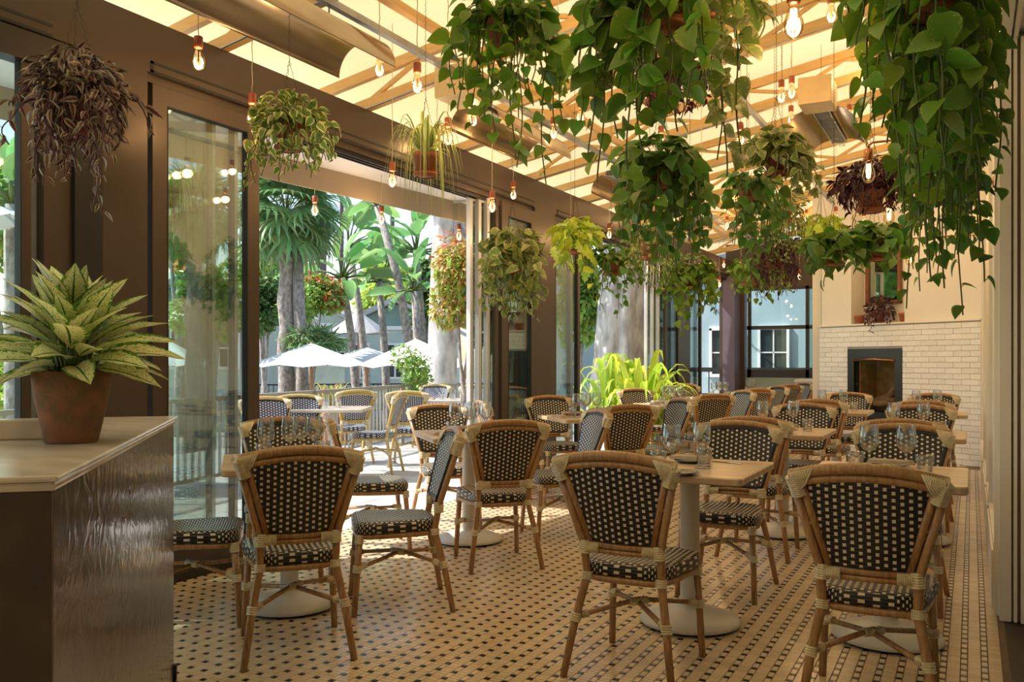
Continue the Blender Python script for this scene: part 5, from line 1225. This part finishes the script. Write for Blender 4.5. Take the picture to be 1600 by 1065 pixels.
MB().tube([(0, 0, 0), (.0, 0, 1.6), (.03, 0, 3.2), (.1, 0, 4.6), (.15, 0, H_)], [.33, .27, .25, .24, .22], n=14).build('trunk', 'bark_white', wt)
MB().tube([(.03, 0, 3.0), (.4, 0, 4.2), (.5, 0, 5.6)], [.16, .17, .16], n=10).build('limb', 'bark_grey', wt)
crownleaves(wt, 'leaf_treedark', 'oval', [(.1, 0, 6.6, 1.6, .8), (1.2, 0, 6.2, 1.2, .7)], 3500, .16)
tree('shrub with red and yellow-green leaves against the window frame', 722, 455, 10.5, 55, 90, 'leaf_croton', 3600, .085, base=0, kind='lance', trunk=.035, name='red_leaved_shrub', cat='shrub', mat2='leaf_red')
tree('bright yellow-green tree before the dark house', 606, 450, 36, 55, 42, 'leaf_treelight', 3000, .26, trunk=.15)
tree('dark leafy tree left of the fan palm trunk', 412, 470, 23, 34, 60, 'leaf_treedark', 2200, .15)
tree('round-leaved tree with reddish tips before the pale roofs', 487, 462, 21, 52, 42, 'leaf_tree', 2600, .13, trunk=.06, mat2='leaf_red')
tree('dense dark tree behind the white trunk', 672, 470, 26, 40, 80, 'leaf_treedark', 2200, .2)
tree('olive shrub in front of the right white umbrella', 648, 580, 13.5, 34, 48, 'leaf_tree', 1500, .05, base=-.6, trunk=.02, name='olive_shrub', cat='shrub', forks=3)
tree('grey-green agave-like shrub under the round-leaved tree', 490, 530, 19, 45, 22, 'leaf_palm', 900, .3, kind='blade', trunk=0, name='agave_shrub', cat='shrub')
tree('leafy tree outside the left glazed panel, around the palm trunk', 330, 470, 17.5, 60, 70, 'leaf_tree', 3000, .13, trunk=.1)
tree('dark tree beyond the left glazed panel', 280, 360, 26, 60, 70, 'leaf_tree', 3000, .26, trunk=.16)
tree('tree filling the leftmost window top', 10, 300, 14, 120, 130, 'leaf_tree', 4200, .14, trunk=.1)
tree('low bushes outside the leftmost window', 20, 600, 10, 90, 50, 'leaf_treelight', 2200, .1, base=-.8, trunk=0, name='low_bush', cat='shrub')
tree('tall hedge tree beyond the pool fence, left', 420, 440, 55, 80, 75, 'leaf_tree', 4500, .5, trunk=.2)
tree('tall hedge tree beyond the pool fence, right', 735, 420, 44, 60, 130, 'leaf_treedark', 4500, .45, trunk=.2)
tree('leafy garden tree behind the first glazed pillar', 790, 440, 22, 60, 110, 'leaf_treedark', 3000, .22, trunk=.12)
tree('leafy tree left of the grey trunk in the second opening', 905, 440, 16.5, 40, 110, 'leaf_tree', 3000, .12, base=0, trunk=.06)
tree('leafy tree right of the grey trunk in the second opening', 1008, 440, 17.5, 42, 110, 'leaf_treedark', 3200, .12, base=0, trunk=.06)
tree('tree crown over the far opening', 1075, 400, 22, 45, 90, 'leaf_tree', 2600, .16, base=0, trunk=.08)
gt = thing('grey_tree', 'very thick grey fluted trunk in the second garden opening', 'tree', (at(960, 600, 16).x, at(960, 600, 16).y, -.2))
vs = []; n = 40
for j, (z, r) in enumerate(((0, .62), (.6, .5), (1.6, .40), (3.2, .36), (5, .34), (7, .33))):
    for i in range(n): a = 2 * PI * i / n; rr = r * (1 + .10 * math.sin(a * 7 + z * .4) + .05 * math.sin(a * 11)); vs.append((rr * math.cos(a) + .05 * z, rr * math.sin(a), z))
MB().add(vs, [(j * n + i, j * n + (i + 1) % n, (j + 1) * n + (i + 1) % n, (j + 1) * n + i) for j in range(5) for i in range(n)]).build('trunk', 'bark_white', gt)
# ginger clump in the second opening, bromeliads and pots beyond the railing
def clump(name, lab, px, py, Z, mat, n, reach, rise, drop, wmax, base=0, pot_r=0, cat='shrub', sub=5):
    c = at(px, py, Z); t = thing(name, lab, cat, (c.x, c.y, base)); h = 0
    if pot_r: b = MB(); lathe_pot(b, pot_r, pot_r * 1.5, rim=True); b.build('pot', 'terracotta', t); h = pot_r * 1.45
    for k in range(sub):
        dx, dy = (rnd(-.35, .35) * reach[1] * 1.5, rnd(-.35, .35) * reach[1]) if sub > 1 else (0, 0)
        for i in range(n // sub):
            a = rnd(0, 6.28); R = rnd(*reach); up = rnd(*rise); dn = rnd(*drop); pts = []
            for q in range(8): t_ = q / 7; pts.append(V((dx + math.cos(a) * (.02 + R * t_), dy + math.sin(a) * (.02 + R * t_), h + up * math.sin(PI * t_ * .62) * 1.05 - dn * t_ ** 2.2)))
            strap(pts, wmax).build('leaf', mat, t)
    return t
clump('ginger_clump', 'bright yellow-green sword-leaved clump in the second garden opening', 962, 640, 12.2, 'leaf_lime', 140, (.35, .95), (.6, 1.45), (.05, .5), .065, base=-.01)
clump('bromeliad', 'red and green bromeliad in a terracotta planter beyond the balustrade', 516, 640, 13.5, 'leaf_croton', 80, (.15, .38), (.2, .42), (.0, .2), .022, base=-.01, pot_r=.36, cat='potted plant', sub=3)
clump('bromeliad', 'green potted plant in a terracotta planter at the left of the opening', 418, 640, 11.5, 'leaf_tree', 70, (.12, .3), (.25, .5), (.0, .15), .03, base=-.01, pot_r=.2, cat='potted plant', sub=3)
for px, Z, lab in ((545, 14.6, 'low red-green shrub right of the bromeliad planter'), (460, 13.8, 'silver agave rosette behind the balustrade'), (740, 15, 'dark green shrub behind the right railing run')):
    clump('garden_shrub', lab, px, 640, Z, 'leaf_croton' if px == 545 else 'leaf_palm', 60, (.2, .45), (.3, .6), (0, .2), .02, base=-.01, sub=3)
# grill with a steel hood below the middle umbrella
p = at(560, 600, 18); gr = thing('barbecue_grill', 'steel-hooded barbecue below the middle umbrella', 'grill', (p.x, p.y, -1), .5)
MB().bevbox(-.6, .6, -.3, .3, .1, .85, b=.03).build('cabinet', 'heater_dark', gr); MB().lathe([(.3, -.5), (.32, -.45), (.32, .45), (.3, .5), (0, .5)], n=20, mtx=Matrix.Rotation(PI / 2, 4, 'Y'), c=(0, 0, .95)).build('hood', 'galvanized', gr)
MB().tube([(-.45, -.36, 1.05), (.45, -.36, 1.05)], .02).build('handle', 'galvanized', gr)
# houses
def gable_house(lab, px0, px1, y_eave, y_apex, y_base, Z, rot=TH, wall='house_pale', gablemat='house_green', depth=9, name='garden_house', wins=3, roof='roof_grey'):
    s = Z / F; c = at((px0 + px1) / 2, y_base, Z); W = (px1 - px0) * s / 2; t = thing(name, lab, 'house', (c.x, c.y, -1), rot)
    ze_, za_ = CH + (HY - y_eave) * s + 1, CH + (HY - y_apex) * s + 1
    MB().box(-W * .9, W * .9, 0, depth, 0, ze_).build('wall', wall, t)
    MB().add([(-W * .9, -.02, ze_), (W * .9, -.02, ze_), (0, -.02, za_ - .05), (-W * .9, .1, ze_), (W * .9, .1, ze_), (0, .1, za_ - .05)], [(0, 1, 2), (5, 4, 3), (0, 3, 4, 1)], smooth=False).build('gable', gablemat, t)
    for sgn in (-1, 1):
        MB().add([(0, -.5, za_), (sgn * W * 1.05, -.5, ze_ - .15), (sgn * W * 1.05, depth, ze_ - .15), (0, depth, za_), (0, -.5, za_ + .18), (sgn * W * 1.05, -.5, ze_ + .03), (sgn * W * 1.05, depth, ze_ + .03), (0, depth, za_ + .18)], [(0, 1, 2, 3), (7, 6, 5, 4), (0, 4, 5, 1), (1, 5, 6, 2), (2, 6, 7, 3)], smooth=False).build('roof_slope', roof, t)
    MB().box(-W * .9, W * .9, -.06, 0, ze_ - .12, ze_ + .02).build('fascia', 'canvas_white', t)
    for i in range(wins):
        x = lerp(-W * .62, W * .62, i / max(1, wins - 1)); z0 = ze_ - 1.9; ww = W * .16
        f = MB().box(x - ww, x + ww, -.05, 0, z0 - .08, z0).box(x - ww, x + ww, -.05, 0, z0 + 1.2, z0 + 1.28).box(x - ww, x - ww + .07, -.05, 0, z0, z0 + 1.2).box(x + ww - .07, x + ww, -.05, 0, z0, z0 + 1.2).box(x - .03, x + .03, -.05, 0, z0, z0 + 1.2).box(x - ww, x + ww, -.04, 0, z0 + .57, z0 + .62).build('window', 'canvas_white', t)
        MB().box(x - ww + .07, x + ww - .07, -.03, -.01, z0, z0 + 1.2).build('pane', 'window_dark', f)
    return t
gable_house('green-gabled house with white eaves behind the umbrellas', 530, 705, 510, 472, 640, 33)
gable_house('low house with a long pale roof left of the green gable', 380, 560, 505, 462, 640, 40, name='garden_house', wins=4, gablemat='house_pale')
gable_house('pale house high up behind the fan palm', 385, 505, 435, 408, 640, 60, name='garden_house', wins=3, gablemat='house_pale')
gable_house('dark modern house on the rise behind the yellow-green tree', 578, 640, 420, 402, 640, 70, name='garden_house', wall='house_dark', gablemat='house_dark', wins=2)
gable_house('sage green house seen through the left glazed panel', 180, 400, 480, 440, 640, 28, name='garden_house', wins=4)
